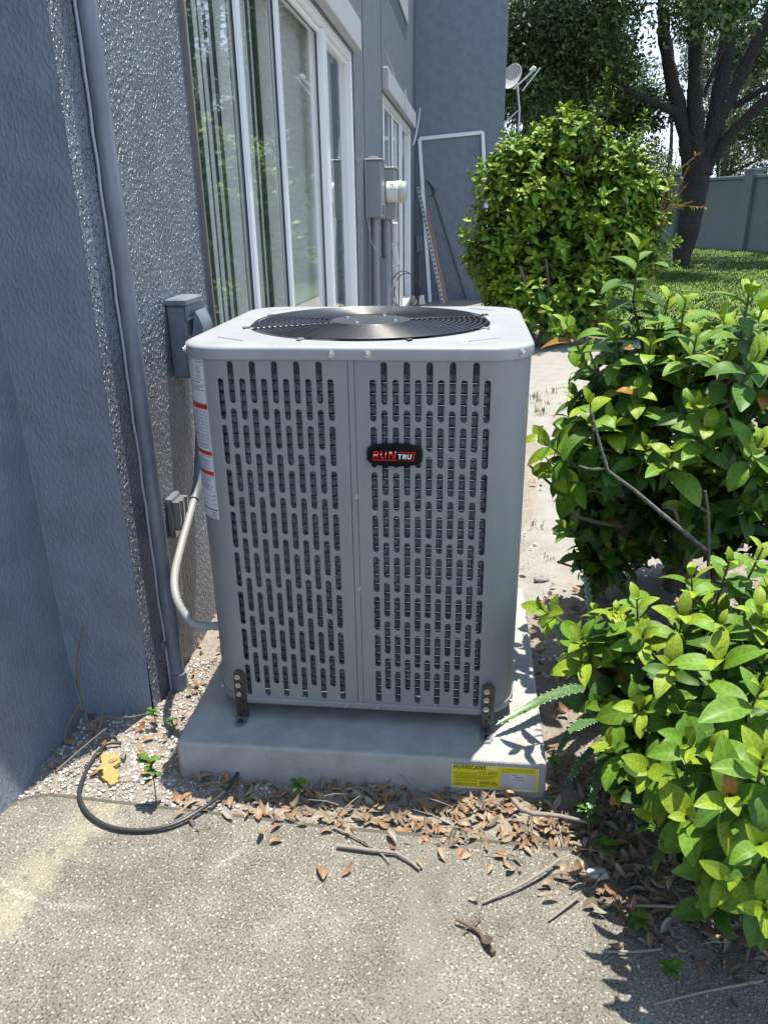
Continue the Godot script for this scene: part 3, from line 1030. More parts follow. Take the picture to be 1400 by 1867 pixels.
# point and normal on the cabinet's rounded-square outline, u metres from the middle of the front
func per(u: float, inset := 0.0) -> Array:
	var total := 4 * FRONT + 4 * ARC + 2 * SIDE
	u = fposmod(u, total)
	var cs := [Vector2(FRONT, B - RC), Vector2(FRONT, -(B - RC)), Vector2(-FRONT, -(B - RC)), Vector2(-FRONT, B - RC)]
	var lens := [FRONT, SIDE, 2 * FRONT, SIDE, FRONT + 1.0]
	var starts := [Vector2(0, B), Vector2(A, B - RC), Vector2(FRONT, -B), Vector2(-A, -(B - RC)), Vector2(-FRONT, B)]
	var dirs := [Vector2(1, 0), Vector2(0, -1), Vector2(-1, 0), Vector2(0, 1), Vector2(1, 0)]
	var nn := [Vector2(0, 1), Vector2(1, 0), Vector2(0, -1), Vector2(-1, 0), Vector2(0, 1)]
	for k in 5:
		if u <= lens[k] or k == 4:
			var p: Vector2 = starts[k] + dirs[k] * u - nn[k] * inset
			return [Vector3(p.x, 0, p.y), Vector3(nn[k].x, 0, nn[k].y)]
		u -= lens[k]
		if u <= ARC:
			var th := k * PI / 2 + u / RC
			var n := Vector2(sin(th), cos(th))
			var p: Vector2 = cs[k] + n * (RC - inset)
			return [Vector3(p.x, 0, p.y), Vector3(n.x, 0, n.y)]
		u -= ARC
	return []

func pq(u: float, y: float, inset := 0.0) -> Vector3:
	return per(u, inset)[0] + Vector3(0, y, 0)

func strip(b: MB, u0: float, u1: float, ya0: float, yb0: float, ya1: float, yb1: float) -> void:
	var n0: Vector3 = per(u0)[1]
	var n1: Vector3 = per(u1)[1]
	b.tri(pq(u0, ya0), pq(u1, ya1), pq(u1, yb1), n0, n1, n1)
	b.tri(pq(u0, ya0), pq(u1, yb1), pq(u0, yb0), n0, n1, n0)

# louvred sheet from u0 to u1: columns [u, first slot's top]; every slot a real opening with a pressed rim
func louver(u0: float, u1: float, y0: float, y1: float, cols: Array) -> MB:
	var b := MB.new()
	var hw := 0.0068
	var lip := 0.0013
	var ho := hw + lip
	var pitch := 0.105
	var ln := 0.093
	cols.sort_custom(func(p, q): return p[0] < q[0])
	var at := u0
	var spans := []
	for c in cols:
		spans.append([at, c[0] - ho])
		at = c[0] + ho
	spans.append([at, u1])
	for s in spans:
		var k := maxi(1, int(ceil((s[1] - s[0]) / 0.014)))
		for i in k:
			var p := lerpf(s[0], s[1], float(i) / k)
			var q := lerpf(s[0], s[1], float(i + 1) / k)
			strip(b, p, q, y0, y1, y0, y1)
	for c in cols:
		var uc: float = c[0]
		var top: float = c[1]
		var n := 8
		for i in 8:
			var xa := -ho * cos(PI * i / 8.0)
			var xb := -ho * cos(PI * (i + 1) / 8.0)
			var ea := sqrt(maxf(0, ho * ho - xa * xa))
			var eb := sqrt(maxf(0, ho * ho - xb * xb))
			for k in n + 1:
				var hi_a := y1 if k == 0 else top - (k - 1) * pitch - ln + hw - ea
				var hi_b := y1 if k == 0 else top - (k - 1) * pitch - ln + hw - eb
				var lo_a := y0 if k == n else top - k * pitch - hw + ea
				var lo_b := y0 if k == n else top - k * pitch - hw + eb
				strip(b, uc + xa, uc + xb, lo_a, hi_a, lo_b, hi_b)
		for k in n:
			var yt := top - k * pitch - hw
			var yb := top - k * pitch - ln + hw
			var o := []
			for i in 9:
				var a := PI * i / 8.0
				o.append([Vector2(cos(a), sin(a)), yt])
			for i in 9:
				var a := PI + PI * i / 8.0
				o.append([Vector2(cos(a), sin(a)), yb])
			o.append(o[0])
			for i in o.size() - 1:
				var d0: Vector2 = o[i][0]
				var d1: Vector2 = o[i + 1][0]
				var e: Vector3 = per(uc)[1]
				var tx := Vector3(e.z, 0, -e.x)
				var n0 := -(tx * d0.x + Vector3.UP * d0.y)
				var n1 := -(tx * d1.x + Vector3.UP * d1.y)
				var A0 := pq(uc + d0.x * ho, o[i][1] + d0.y * ho)
				var A1 := pq(uc + d1.x * ho, o[i + 1][1] + d1.y * ho)
				var B0 := pq(uc + d0.x * hw, o[i][1] + d0.y * hw, 0.0016)
				var B1 := pq(uc + d1.x * hw, o[i + 1][1] + d1.y * hw, 0.0016)
				var C0 := pq(uc + d0.x * hw, o[i][1] + d0.y * hw, 0.007)
				var C1 := pq(uc + d1.x * hw, o[i + 1][1] + d1.y * hw, 0.007)
				var m0 := (n0 * 0.75 + e).normalized()
				var m1 := (n1 * 0.75 + e).normalized()
				b.tri(A0, A1, B1, m0, m1, m1)
				b.tri(A0, B1, B0, m0, m1, m0)
				b.tri(B0, B1, C1, n0, n1, n1)
				b.tri(B0, C1, C0, n0, n1, n0)
	return b

func band(b: MB, prof: Array, u0: float, u1: float, step := 0.02) -> void:
	# profile points (inset, height) swept along the outline
	var k := int(ceil((u1 - u0) / step))
	var rows := []
	for p in prof:
		var r := []
		for i in k + 1:
			r.append(pq(lerpf(u0, u1, float(i) / k), p.y, p.x))
		rows.append(r)
	b.grid(rows, Vector3(0, prof[prof.size() / 2].y - 0.001, 0), absf(u1 - u0 - (4 * FRONT + 4 * ARC + 2 * SIDE)) < 0.001)

func screw(parent: Node, u: float, y: float, out := 0.0, r := 0.0062, mat: Material = null) -> void:
	var s := MB.new()
	var n: Vector3 = per(u)[1]
	var x := Vector3.UP.cross(n)
	s.lathe([Vector2(r * 1.35, 0), Vector2(r * 1.35, r * 0.25), Vector2(r * 0.85, r * 0.3)], Transform3D(Basis(x, n, x.cross(n)), pq(u, y, -out)), 14)
	s.lathe([Vector2(r * 0.85, r * 0.25), Vector2(r * 0.8, r * 0.95), Vector2(r * 0.3, r * 1.05), Vector2(0, r * 0.85)], Transform3D(Basis(x, n, x.cross(n)), pq(u, y, -out)), 6)
	obj("screw", s, mat if mat else mats.screw, parent)

func build_unit() -> void:
	var origin := Vector3(-0.248, 0.095, -1.95)
	var un := thing("heat_pump_unit", "grey slotted outdoor heat pump unit standing on a concrete pad", "air conditioner", origin)
	var body := Node3D.new()
	body.free()
	var total := 4 * FRONT + 4 * ARC + 2 * SIDE
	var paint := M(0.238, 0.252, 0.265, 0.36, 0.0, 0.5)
	var fleck := tex_l(noise(61, Vector2i(256, 256), 0.2, 3), Vector2i(256, 256))
	relief(triplanar(paint, Vector3(3.0, 1.1, 3.0)), fleck, 0.012)
	paint.albedo_texture = wear_tex(62, 0.965)
	paint.roughness_texture = wear_tex(63, 0.75)
	paint.roughness = 0.5
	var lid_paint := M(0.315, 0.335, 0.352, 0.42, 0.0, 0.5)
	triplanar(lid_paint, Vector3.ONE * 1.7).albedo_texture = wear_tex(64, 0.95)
	var d := -0.095   # heights below are above the ground; the unit's origin stands on the pad
	var y0 := 0.164 + d
	var y1 := 1.041 + d
	var odd := 1.033 + d
	var ev := 0.995 + d
	for side in [-1, 1]:
		var cols := []
		for k in 11:
			cols.append([side * (0.046 + 0.0245 * k), ev if k % 2 == 0 else odd])
		var m: MB
		if side > 0:
			m = louver(0.008, FRONT + ARC, y0, y1, cols)
		else:
			m = louver(-FRONT - ARC, -0.008, y0, y1, cols)
		obj("front_panel", m, paint, un)
	var seam := MB.new()
	band(seam, [Vector2(0.0035, y0), Vector2(0.0035, y1)], -0.0078, 0.0078, 0.004)
	band(seam, [Vector2(0.0, y0), Vector2(0.0, y1)], -0.0062, 0.0062, 0.004)
	obj("centre_seam", seam, paint, un)
	var c0 := FRONT + ARC + 0.0015
	var sides := []
	for k in 18:
		sides.append([FRONT + ARC + SIDE * 0.5 + (k - 8.5) * 0.0245, ev if k % 2 == 0 else odd])
	obj("side_panel", louver(c0, c0 + SIDE - 0.003, y0, y1, sides), paint, un)
	var ls := []
	for s in sides:
		ls.append([-s[0], s[1]])
	obj("side_panel", louver(-c0 - SIDE + 0.003, -c0, y0, y1, ls), paint, un)
	var rear := MB.new()
	band(rear, [Vector2(0, y0), Vector2(0, y1)], FRONT + ARC + SIDE, total - FRONT - ARC - SIDE)
	obj("rear_panel", rear, paint, un)
	# base pan with a rolled rim
	var base := MB.new()
	band(base, [Vector2(0.05, 0.144 + d), Vector2(0.002, 0.142 + d), Vector2(-0.003, 0.146 + d), Vector2(-0.003, 0.160 + d), Vector2(-0.001, 0.1635 + d), Vector2(0.03, 0.166 + d), Vector2(0.20, 0.167 + d), Vector2(0.349, 0.167 + d)], 0, total)
	obj("base_pan", base, paint, un)
	for q in [[-0.26, 0.24], [0.26, 0.24], [-0.26, -0.24], [0.26, -0.24]]:
		var f := MB.new()
		f.lathe([Vector2(0.035, 0.0), Vector2(0.03, 0.047), Vector2(0, 0.0475)], Transform3D(Basis.IDENTITY, Vector3(q[0], 0.0005, q[1])), 16)
		obj("foot", f, mats.dark_rubber, un)
	# lid: outline, rolled edge, flat top, lip round the fan opening
	var lid := MB.new()
	var rows := []
	var seg := 160
	var prof := [Vector2(-0.004, 1.037), Vector2(-0.0055, 1.040), Vector2(-0.0055, 1.0575), Vector2(-0.0035, 1.0625), Vector2(0.002, 1.0655), Vector2(0.012, 1.0668)]
	for p in prof:
		var r := []
		for i in seg + 1:
			r.append(pq(total * i / seg, p.y + d, p.x))
		rows.append(r)
	for q in [[0.326, 1.0672], [0.316, 1.0695], [0.307, 1.0695], [0.3005, 1.066], [0.2995, 1.045], [0.298, 0.99]]:
		var r := []
		for i in seg + 1:
			var e := pq(total * i / seg, 0.0, 0.012)
			var v: Vector3 = Vector3(e.x, 0, e.z).normalized() * q[0]
			r.append(Vector3(v.x, q[1] + d, v.z))
		rows.append(r)
	lid.grid(rows, Vector3(0, 0.5, 0), true)
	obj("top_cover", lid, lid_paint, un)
	for q in [[0.285, 0.265, 0.6], [-0.285, 0.265, -0.6], [0.285, -0.265, -0.6], [-0.285, -0.265, 0.6]]:
		var e := MB.new()
		e.box(Vector3(q[0], 1.0672 + d, q[1]), Vector3(0.085, 0.004, 0.007), 0.0018, Basis(Vector3.UP, q[2]))
		obj("embossed_rib", e, lid_paint, un)
	# wire fan guard
	var black := M(0.022, 0.030, 0.042, 0.33, 0.0, 0.65)
	var n := 15
	for k in n:
		var r := 0.104 + 0.0135 * k
		var b := MB.new()
		var pts := []
		for i in 97:
			var a := TAU * i / 96.0
			pts.append(Vector3(cos(a) * r, 1.0725 + 0.004 * (1.0 - r / 0.3) + d, sin(a) * r))
		b.tube(pts, 0.00165, 6, false)
		obj("guard_ring", b, black, un)
	for k in 8:
		var a := TAU * (k + 0.5) / 8.0
		var u := Vector3(cos(a), 0, sin(a))
		var b := MB.new()
		b.tube([u * 0.06 + Vector3(0, 1.0705 + d, 0), u * 0.306 + Vector3(0, 1.0675 + d, 0), u * 0.312 + Vector3(0, 1.066 + d, 0)], 0.0026, 6)
		obj("guard_spoke", b, black, un)
		var cp := MB.new()
		cp.box(u * 0.313 + Vector3(0, 1.0715 + d, 0), Vector3(0.018, 0.004, 0.012), 0.0015, Basis(Vector3.UP, -a))
		obj("guard_clip", cp, mats.dark_rubber if k % 2 else mats.screw, un)
	var hub := MB.new()
	hub.lathe([Vector2(0.102, 1.072 + d), Vector2(0.10, 1.0745 + d), Vector2(0.085, 1.0755 + d), Vector2(0.0, 1.0765 + d)], Transform3D.IDENTITY, 40)
	obj("hub_plate", hub, M(0.03, 0.036, 0.045, 0.34, 0.0, 0.7), un)
	for k in 4:
		var a := TAU * k / 4.0 + 0.4
		var b := MB.new()
		b.lathe([Vector2(0.006, 0), Vector2(0.005, 0.004), Vector2(0, 0.0045)], Transform3D(Basis.IDENTITY, Vector3(cos(a) * 0.07, 1.0755 + d, sin(a) * 0.07)), 8)
		obj("hub_bolt", b, mats.screw, un)
	for k in 3:
		var b := MB.new()
		var r2 := []
		for i in 8:
			var r := lerpf(0.05, 0.285, i / 7.0)
			var row := []
			for j in 6:
				var a := TAU * k / 3.0 + (j / 5.0) * lerpf(1.0, 1.25, i / 7.0) + 0.35 * i / 7.0
				row.append(Vector3(cos(a) * r, 0.955 + 0.07 * j / 5.0 + d, sin(a) * r))
			r2.append(row)
		b.grid(r2, Vector3(0, -50, 0))
		obj("fan_blade", b, M(0.05, 0.053, 0.057, 0.4), un)
	var mot := MB.new()
	mot.lathe([Vector2(0.07, 0.78 + d), Vector2(0.075, 0.8 + d), Vector2(0.075, 0.955 + d), Vector2(0.06, 0.99 + d), Vector2(0, 1.0 + d)], Transform3D.IDENTITY, 24)
	obj("fan_motor", mot, M(0.03, 0.03, 0.032, 0.5), un)
	# finned coil: stacked rows with bright tubes between them
	var fin := M(0.20, 0.22, 0.25, 0.5, 0.3)
	var fs := Vector2i(256, 64)
	var fd := noise(71, fs, 0.06, 2)
	var bars := PackedByteArray()
	bars.resize(fs.x * fs.y)
	for y in fs.y:
		for x in fs.x:
			bars[y * fs.x + x] = int(clampf(127 + 100 * sin(TAU * x / 12.8 + fd[y * fs.x + x] * 0.03) + 0.15 * fd[y * fs.x + x], 0, 255))
	relief(triplanar(fin, Vector3(6, 6, 6)), tex_l(bars, fs), 0.35)
	var coil := MB.new()
	var tubes := MB.new()
	var yy := 0.176 + d
	var rowp := []
	while yy < 1.0 + d:
		rowp.append_array([Vector2(0.034, yy), Vector2(0.025, yy + 0.003), Vector2(0.021, yy + 0.011), Vector2(0.025, yy + 0.0195), Vector2(0.034, yy + 0.0225)])
		tubes_ring(tubes, yy - 0.0012, total)
		yy += 0.0245
	rowp.append(Vector2(0.034, yy + 0.02))
	band(coil, rowp, 0, total, 0.03)
	obj("coil_fins", coil, fin, un)
	obj("coil_tubes", tubes, M(0.62, 0.64, 0.66, 0.22, 0.9), un)
	# screws on lid, seam and base
	for q in [[-0.042, 1.051, 0.0055], [0.036, 1.051, 0.0055], [-0.395, 1.050, 0.0055], [0.365, 1.050, 0.0055]]:
		screw(un, q[0], q[1] + d, q[2])
	for y in [0.726, 0.492]:
		screw(un, 0.003, y + d, 0.0, 0.0048, mats.galv)
	for u in [-0.039, 0.042, -0.40, 0.40]:
		screw(un, u, 0.1525 + d, 0.003, 0.005, mats.galv)
	build_badge(un, d)
	build_sticker(un, d)
	for side in [-1, 1]:
		build_bracket(un, side, d)

func tubes_ring(b: MB, y: float, total: float) -> void:
	band(b, [Vector2(0.032, y - 0.0022), Vector2(0.0245, y - 0.0014), Vector2(0.0245, y + 0.0014), Vector2(0.032, y + 0.0022)], 0, total, 0.05)

func build_badge(un: Node3D, d: float) -> void:
	var im := Image.create(992, 424, false, Image.FORMAT_RGB8)
	im.fill(Color(0.05, 0.055, 0.065))
	var red := Color(0.80, 0.13, 0.085)
	var white := Color(0.93, 0.93, 0.95)
	print_text(im, "RUN", 112, 132, 132, red, 700, 400, 0.13)
	# the slanted sheen across the red letters
	for y in range(132, 264):
		for x in range(100, 560):
			var k := (x - 112) / 420.0
			if im.get_pixel(x, y).r > 0.5 and y < 222 - 66 * k and y > 206 - 72 * k - (18 if k > 0.6 else 4):
				im.set_pixel(x, y, Color(0.95, 0.72, 0.70))
	print_text(im, "TRU", 552, 182, 90, white, 700, 240, 0.10)
	im.fill_rect(Rect2i(106, 284, 432, 20), red)
	im.fill_rect(Rect2i(560, 138, 300, 18), red)
	for y in range(138, 304):
		im.fill_rect(Rect2i(int(836 - (y - 138) * 0.13), y, 24, 1), red)
	im.fill_rect(Rect2i(782, 286, 54, 18), red)
	print_text(im, "BY TRANE", 556, 288, 18, Color(0.62, 0.16, 0.13), 400, 212, 0.1)
	print_text(im, "TM", 868, 140, 9, Color(0.55, 0.2, 0.18), 400, 16)
	var face := print_mat(im, 0.45)
	face.metallic_specular = 0.25
	var bd := Node3D.new()
	put(bd, "badge", un)
	bd.position = Vector3(0.093, 0.829 + d, B)
	var o := []
	var hw := 0.062
	var hh := 0.0262
	for i in 49:
		var a := TAU * i / 48.0
		var c := cos(a)
		var s := sin(a)
		var x := signf(c) * pow(absf(c), 0.42) * hw
		var y := signf(s) * pow(absf(s), 0.42) * hh
		y *= 1.0 - 0.20 * pow(absf(x) / hw, 2.0)
		o.append(Vector2(x, y))
	var shell := MB.new()
	var rows := []
	for q in [[1.0, 0.0006], [1.0, 0.007], [0.985, 0.0098], [0.95, 0.0112]]:
		var r := []
		for p in o:
			r.append(Vector3(p.x * q[0], p.y * q[0], q[1]))
		rows.append(r)
	shell.grid(rows, Vector3(0, 0, -0.02), true)
	obj("rim", shell, M(0.012, 0.012, 0.014, 0.38, 0.0, 0.35), bd)
	var fc := MB.new()
	var ctr := Vector3(0, 0, 0.0124)
	for i in 48:
		var a := Vector3(o[i].x * 0.95, o[i].y * 0.95, 0.0112)
		var b := Vector3(o[i + 1].x * 0.95, o[i + 1].y * 0.95, 0.0112)
		var uv := func(p: Vector3) -> Vector2: return Vector2(p.x / 0.124 + 0.5, 0.5 - p.y / 0.053)
		fc.tri(ctr, a, b, Vector3.BACK, (Vector3.BACK + a * 2.0).normalized(), (Vector3.BACK + b * 2.0).normalized(), uv.call(ctr), uv.call(a), uv.call(b))
	obj("face", fc, face, bd)

func build_sticker(un: Node3D, d: float) -> void:
	var w := 300
	var h := 1140
	var im := Image.create(w, h, false, Image.FORMAT_RGB8)
	var paper := Color(0.80, 0.82, 0.84)
	var ink := Color(0.07, 0.08, 0.11)
	var orange := Color(0.80, 0.25, 0.05)
	im.fill(paper)
	# rating plate
	for q in [[6, 6, 288, 3], [6, 300, 288, 3], [6, 6, 3, 296], [292, 6, 3, 296], [6, 44, 288, 2], [6, 140, 288, 2], [6, 176, 288, 2], [6, 212, 288, 3]]:
		im.fill_rect(Rect2i(q[0], q[1], q[2], q[3]), ink)
	print_text(im, "AIR CONDITIONER", 14, 18, 15, ink, 700, 150)
	fine_print(im, 210, 284, 20, 9, ink)
	for k in 8:
		fine_print(im, 20, 110, 54 + k * 10, 5, ink)
		fine_print(im, 150 + 12 * (k % 3), 190, 54 + k * 10, 5, ink)
		fine_print(im, 215, 270 - 9 * (k % 3), 54 + k * 10, 5, ink)
	print_text(im, "UL", 128, 150, 16, ink, 700)
	fine_print(im, 155, 250, 155, 7, ink)
	fine_print(im, 30, 280, 186, 6, ink); fine_print(im, 60, 240, 198, 6, ink)
	for q in [[40, 222, 110, 2], [40, 280, 110, 2], [40, 222, 2, 60], [148, 222, 2, 60]]:
		im.fill_rect(Rect2i(q[0], q[1], q[2], q[3]), ink)
	fine_print(im, 50, 130, 232, 6, ink); fine_print(im, 50, 120, 246, 6, ink)
	im.fill_rect(Rect2i(14, 286, 110, 12), Color(0.16, 0.22, 0.24))
	# three warnings
	im.fill_rect(Rect2i(6, 306, 288, 36), orange)
	print_text(im, "WARNING", 150, 313, 22, Color(0.45, 0.12, 0.03), 700)
	var y := 352
	for s in ["RISK OF FIRE.", "AUXILIARY DEVICES", "WHICH MAY BE", "IGNITION SOURCES", "SHALL NOT BE", "INSTALLED IN THE", "DUCTWORK, OTHER", "THAN AUXILIARY", "DEVICES LISTED FOR", "USE WITH THE", "SPECIFIC APPLIANCE.", "SEE INSTRUCTIONS."]:
		print_text(im, s, 286, y, 16, ink, 400, 0.0, 0.0, true)
		y += 23
	im.fill_rect(Rect2i(6, 636, 288, 30), orange)
	print_text(im, "AVERTISSEMENT", 80, 642, 17, Color(0.45, 0.12, 0.03), 700, 190)
	print_text(im, "RISQUE D'INCENDIE", 286, 672, 12, ink, 400, 0.0, 0.0, true)
	for k in 8:
		fine_print(im, 40, 284 - rng.randi_range(0, 60), 692 + k * 11, 6, ink)
	im.fill_rect(Rect2i(6, 782, 288, 30), orange)
	print_text(im, "ADVERTENCIA", 110, 788, 17, Color(0.45, 0.12, 0.03), 700, 160)
	print_text(im, "RIESGO DE FUEGO", 286, 818, 12, ink, 400, 0.0, 0.0, true)
	for k in 8:
		fine_print(im, 40, 284 - rng.randi_range(0, 60), 838 + k * 11, 6, ink)
	for q in [[6, 932, 288, 2], [292, 306, 2, 628], [20, 968, 270, 2], [20, 1000, 250, 2], [20, 1032, 270, 2], [6, 1066, 288, 9]]:
		im.fill_rect(Rect2i(q[0], q[1], q[2], q[3]), ink)
	for k in 3:
		fine_print(im, 20, 110, 954 + k * 32, 6, ink); fine_print(im, 262, 292, 956 + k * 32, 7, ink)
	for q in [[120, 1086, 34, 34], [220, 1088, 30, 30], [250, 1088, 30, 30]]:
		for e in [[0, 0, q[2], 3], [0, q[3] - 3, q[2], 3], [0, 0, 3, q[3]], [q[2] - 3, 0, 3, q[3]]]:
			im.fill_rect(Rect2i(q[0] + e[0], q[1] + e[1], e[2], e[3]), ink)
	print_text(im, "i", 262, 1094, 18, ink, 700)
	fine_print(im, 200, 292, 1128, 5, ink)
	var b := MB.new()
	var rows := []
	var uvs := []
	for k in 2:
		var r := []
		var u := []
		for i in 17:
			var t := i / 16.0
			r.append(pq(lerpf(-0.431, -0.327, t), lerpf(1.036, 0.655, k) + d, -0.0008))
			u.append(Vector2(t, k))
		rows.append(r); uvs.append(u)
	b.grid(rows, Vector3.ZERO, false, uvs)
	obj("sticker", b, print_mat(im, 0.35), un)

func build_bracket(un: Node3D, side: int, d: float) -> void:
	var x := -0.3135 if side < 0 else 0.3215
	var n := Node3D.new()
	put(n, "hold_down_bracket", un)
	n.position = Vector3(x, 0, B + 0.0065)
	if side < 0:
		n.position.z = B - 0.001
	var m := M(0.075, 0.078, 0.08, 0.45, 0.7)
	var b := MB.new()
	var hw := 0.0155
	var yt := 0.243 + d
	# strap with a round head, then the foot bent forward onto the pad
	var outl := []
	for i in 13:
		var a := PI * i / 12.0
		outl.append(Vector2(cos(a) * hw, yt - hw + sin(a) * hw))
	outl.append(Vector2(-hw, 0.006)); outl.append(Vector2(hw, 0.006))
	for i in outl.size():
		var p: Vector2 = outl[i]
		var q: Vector2 = outl[(i + 1) % outl.size()]
		b.flat(Vector3(0, 0.05, 0.004), Vector3(p.x, p.y, 0.004), Vector3(q.x, q.y, 0.004), Vector3.BACK)
		b.quad(Vector3(p.x, p.y, 0.0), Vector3(q.x, q.y, 0.0), Vector3(q.x, q.y, 0.004), Vector3(p.x, p.y, 0.004), Vector3((p.x + q.x), 0.001, 0.0))
	obj("strap", b, m, n)
	var f := MB.new()
	f.slab(PackedVector2Array([Vector2(-hw, 0.0), Vector2(hw, 0.0), Vector2(hw, 0.028), Vector2(0.008, 0.042), Vector2(-0.008, 0.042), Vector2(-hw, 0.028)]), 0.001, 0.0055)
	obj("foot", f, mats.galv, n)
	var ft := MB.new()
	ft.lathe([Vector2(0.008, 0.0056), Vector2(0.0075, 0.010), Vector2(0, 0.0115)], Transform3D(Basis.IDENTITY, Vector3(0, 0, 0.026)), 6)
	obj("anchor_bolt", ft, M(0.05, 0.06, 0.09, 0.4, 0.6), n)
	var holes := MB.new()
	for k in 9:
		holes.box(Vector3((-0.0035 if k % 2 == 0 else 0.0045), yt - 0.028 - k * 0.0135, 0.0041), Vector3(0.005, 0.010, 0.0012), 0.0004)
	obj("slot", holes, M(0.012, 0.012, 0.013, 0.8), n)
	for y in [0.222, 0.197, 0.170]:
		var s := MB.new()
		var xf := Transform3D(Basis(Vector3.RIGHT, Vector3.BACK, Vector3.DOWN), Vector3(-0.005, y + d, 0.0042))
		s.lathe([Vector2(0.0075, 0), Vector2(0.0075, 0.0015), Vector2(0.005, 0.0018)], xf, 14)
		s.lathe([Vector2(0.005, 0.0015), Vector2(0.0046, 0.0055), Vector2(0, 0.0062)], xf, 6)
		obj("screw", s, mats.screw, n)

func build_pad() -> void:
	var b := MB.new()
	var rows := []
	var x0 := -0.708
	var x1 := 0.217
	var z0 := -2.405
	var z1 := -1.485
	var outline := func(ins: float, y: float) -> Array:
		var r := []
		var rad := 0.014
		var cs := [[x1 - rad, z1 - rad, 0.0], [x0 + rad, z1 - rad, PI / 2], [x0 + rad, z0 + rad, PI], [x1 - rad, z0 + rad, PI * 1.5]]
		for c in cs:
			for i in 7:
				var a: float = c[2] + PI / 2 * i / 6.0
				r.append(Vector3(c[0] + cos(a) * (rad - ins), y, c[1] + sin(a) * (rad - ins)))
		r.append(r[0])
		return r
	for q in [[0.0, -0.03], [0.0, 0.004], [0.003, 0.088], [0.0045, 0.0925], [0.008, 0.0945], [0.013, 0.095]]:
		rows.append(outline.call(q[0], q[1]))
	b.grid(rows, Vector3(-0.245, 0.02, -1.95), true)
	var top: Array = rows[rows.size() - 1]
	var ce := Vector3(-0.245, 0.095, -1.95)
	for i in top.size() - 1:
		b.tri(ce, top[i], top[i + 1], Vector3.UP, Vector3.UP, Vector3.UP)
	var t := thing("equipment_pad", "square grey concrete equipment pad under the heat pump unit", "pad")
	obj("slab", b, mats.pad, t)
	# pressed yellow label on the front right
	var w := 836
	var h := 280
	var im := Image.create(w, h, false, Image.FORMAT_RGB8)
	var yel := Color(0.78, 0.76, 0.10)
	var ink := Color(0.07, 0.07, 0.05)
	im.fill(Color(0.80, 0.82, 0.76))
	im.fill_rect(Rect2i(10, 8, 816, 256), yel)
	print_text(im, "HURRICANE", 22, 4, 50, ink, 900, 310)
	print_text(im, "PAD", 348, 10, 40, Color(0.86, 0.84, 0.62), 900, 104)
	print_text(im, "≤", 242, 82, 22, ink, 400)
	print_text(im, "150 MPH", 268, 70, 42, ink, 500, 176)
	print_text(im, "INSTALLATION INSTRUCTIONS", 26, 98, 14, ink, 700, 210)
	for k in 4:
		fine_print(im, 40, 450 - 30 * k, 122 + k * 13, 7, ink)
	for k in 2:
		fine_print(im, 40, 250, 182 + k * 12, 6, ink)
	for k in 3:
		fine_print(im, 40, 255, 218 + k * 12, 6, ink)
	print_text(im, "DIVERSITECH", 278, 190, 34, Color(0.12, 0.10, 0.04), 900, 140)
	var ar := Color(0.80, 0.20, 0.08)
	fill_tri(im, Vector2(416, 196), Vector2(462, 210), Vector2(416, 212), ar)
	fill_tri(im, Vector2(405, 252), Vector2(462, 210), Vector2(436, 214), ar)
	fine_print(im, 278, 350, 234, 5, ink); fine_print(im, 278, 330, 246, 5, ink)
	fine_print(im, 484, 800, 24, 6, ink); fine_print(im, 484, 790, 44, 6, ink); fine_print(im, 484, 570, 60, 6, ink)
	im.fill_rect(Rect2i(480, 78, 322, 176), Color(0.66, 0.68, 0.74))
	var q0 := Vector2(556, 96)
	fill_tri(im, q0, q0 + Vector2(160, -26), q0 + Vector2(182, 58), Color(0.72, 0.73, 0.77))
	fill_tri(im, q0, q0 + Vector2(182, 58), q0 + Vector2(22, 84), Color(0.72, 0.73, 0.77))
	print_text(im, "93036-6", 610, 110, 18, ink, 400, 80)
	fine_print(im, 590, 640, 92, 7, ink); fine_print(im, 590, 706, 146, 7, ink)
	var lb := MB.new()
	var lx0 := -0.013
	var lx1 := 0.196
	lb.quad_uv(Vector3(lx0, 0.0835, -1.4850), Vector3(lx1, 0.0835, -1.4850), Vector3(lx1, 0.014, -1.4828), Vector3(lx0, 0.014, -1.4828), Vector3(0, 0.03, 1).normalized(), Vector2(0, 0), Vector2(1, 0), Vector2(1, 1), Vector2(0, 1))
	obj("printed_label", lb, print_mat(im, 0.45), t)

# ---------------------------------------------------------------- trees
func sprig(leaf: float, n: int, spread: float) -> ArrayMesh:
	var b := MB.new()
	for i in n:
		var p := unit() * spread * pow(rng.randf(), 0.5)
		var y := (unit() + Vector3(0, -0.35, 0) + p.normalized() * 0.7).normalized()
		var z := (Vector3.UP + unit() * 0.9)
		z = (z - y * z.dot(y)).normalized()
		var x := y.cross(z)
		var l := leaf * rng.randf_range(0.7, 1.3)
		var m := p + y * l * 0.5
		var tip := p + y * l - z * l * 0.2
		b.tri(p, m + x * l * 0.22, m - z * l * 0.05, z, z, z)
		b.tri(p, m - z * l * 0.05, m - x * l * 0.22, z, z, z)
		b.tri(tip, m + x * l * 0.22, m - z * l * 0.05, z, z, z)
		b.tri(tip, m - z * l * 0.05, m - x * l * 0.22, z, z, z)
	return b.mesh()

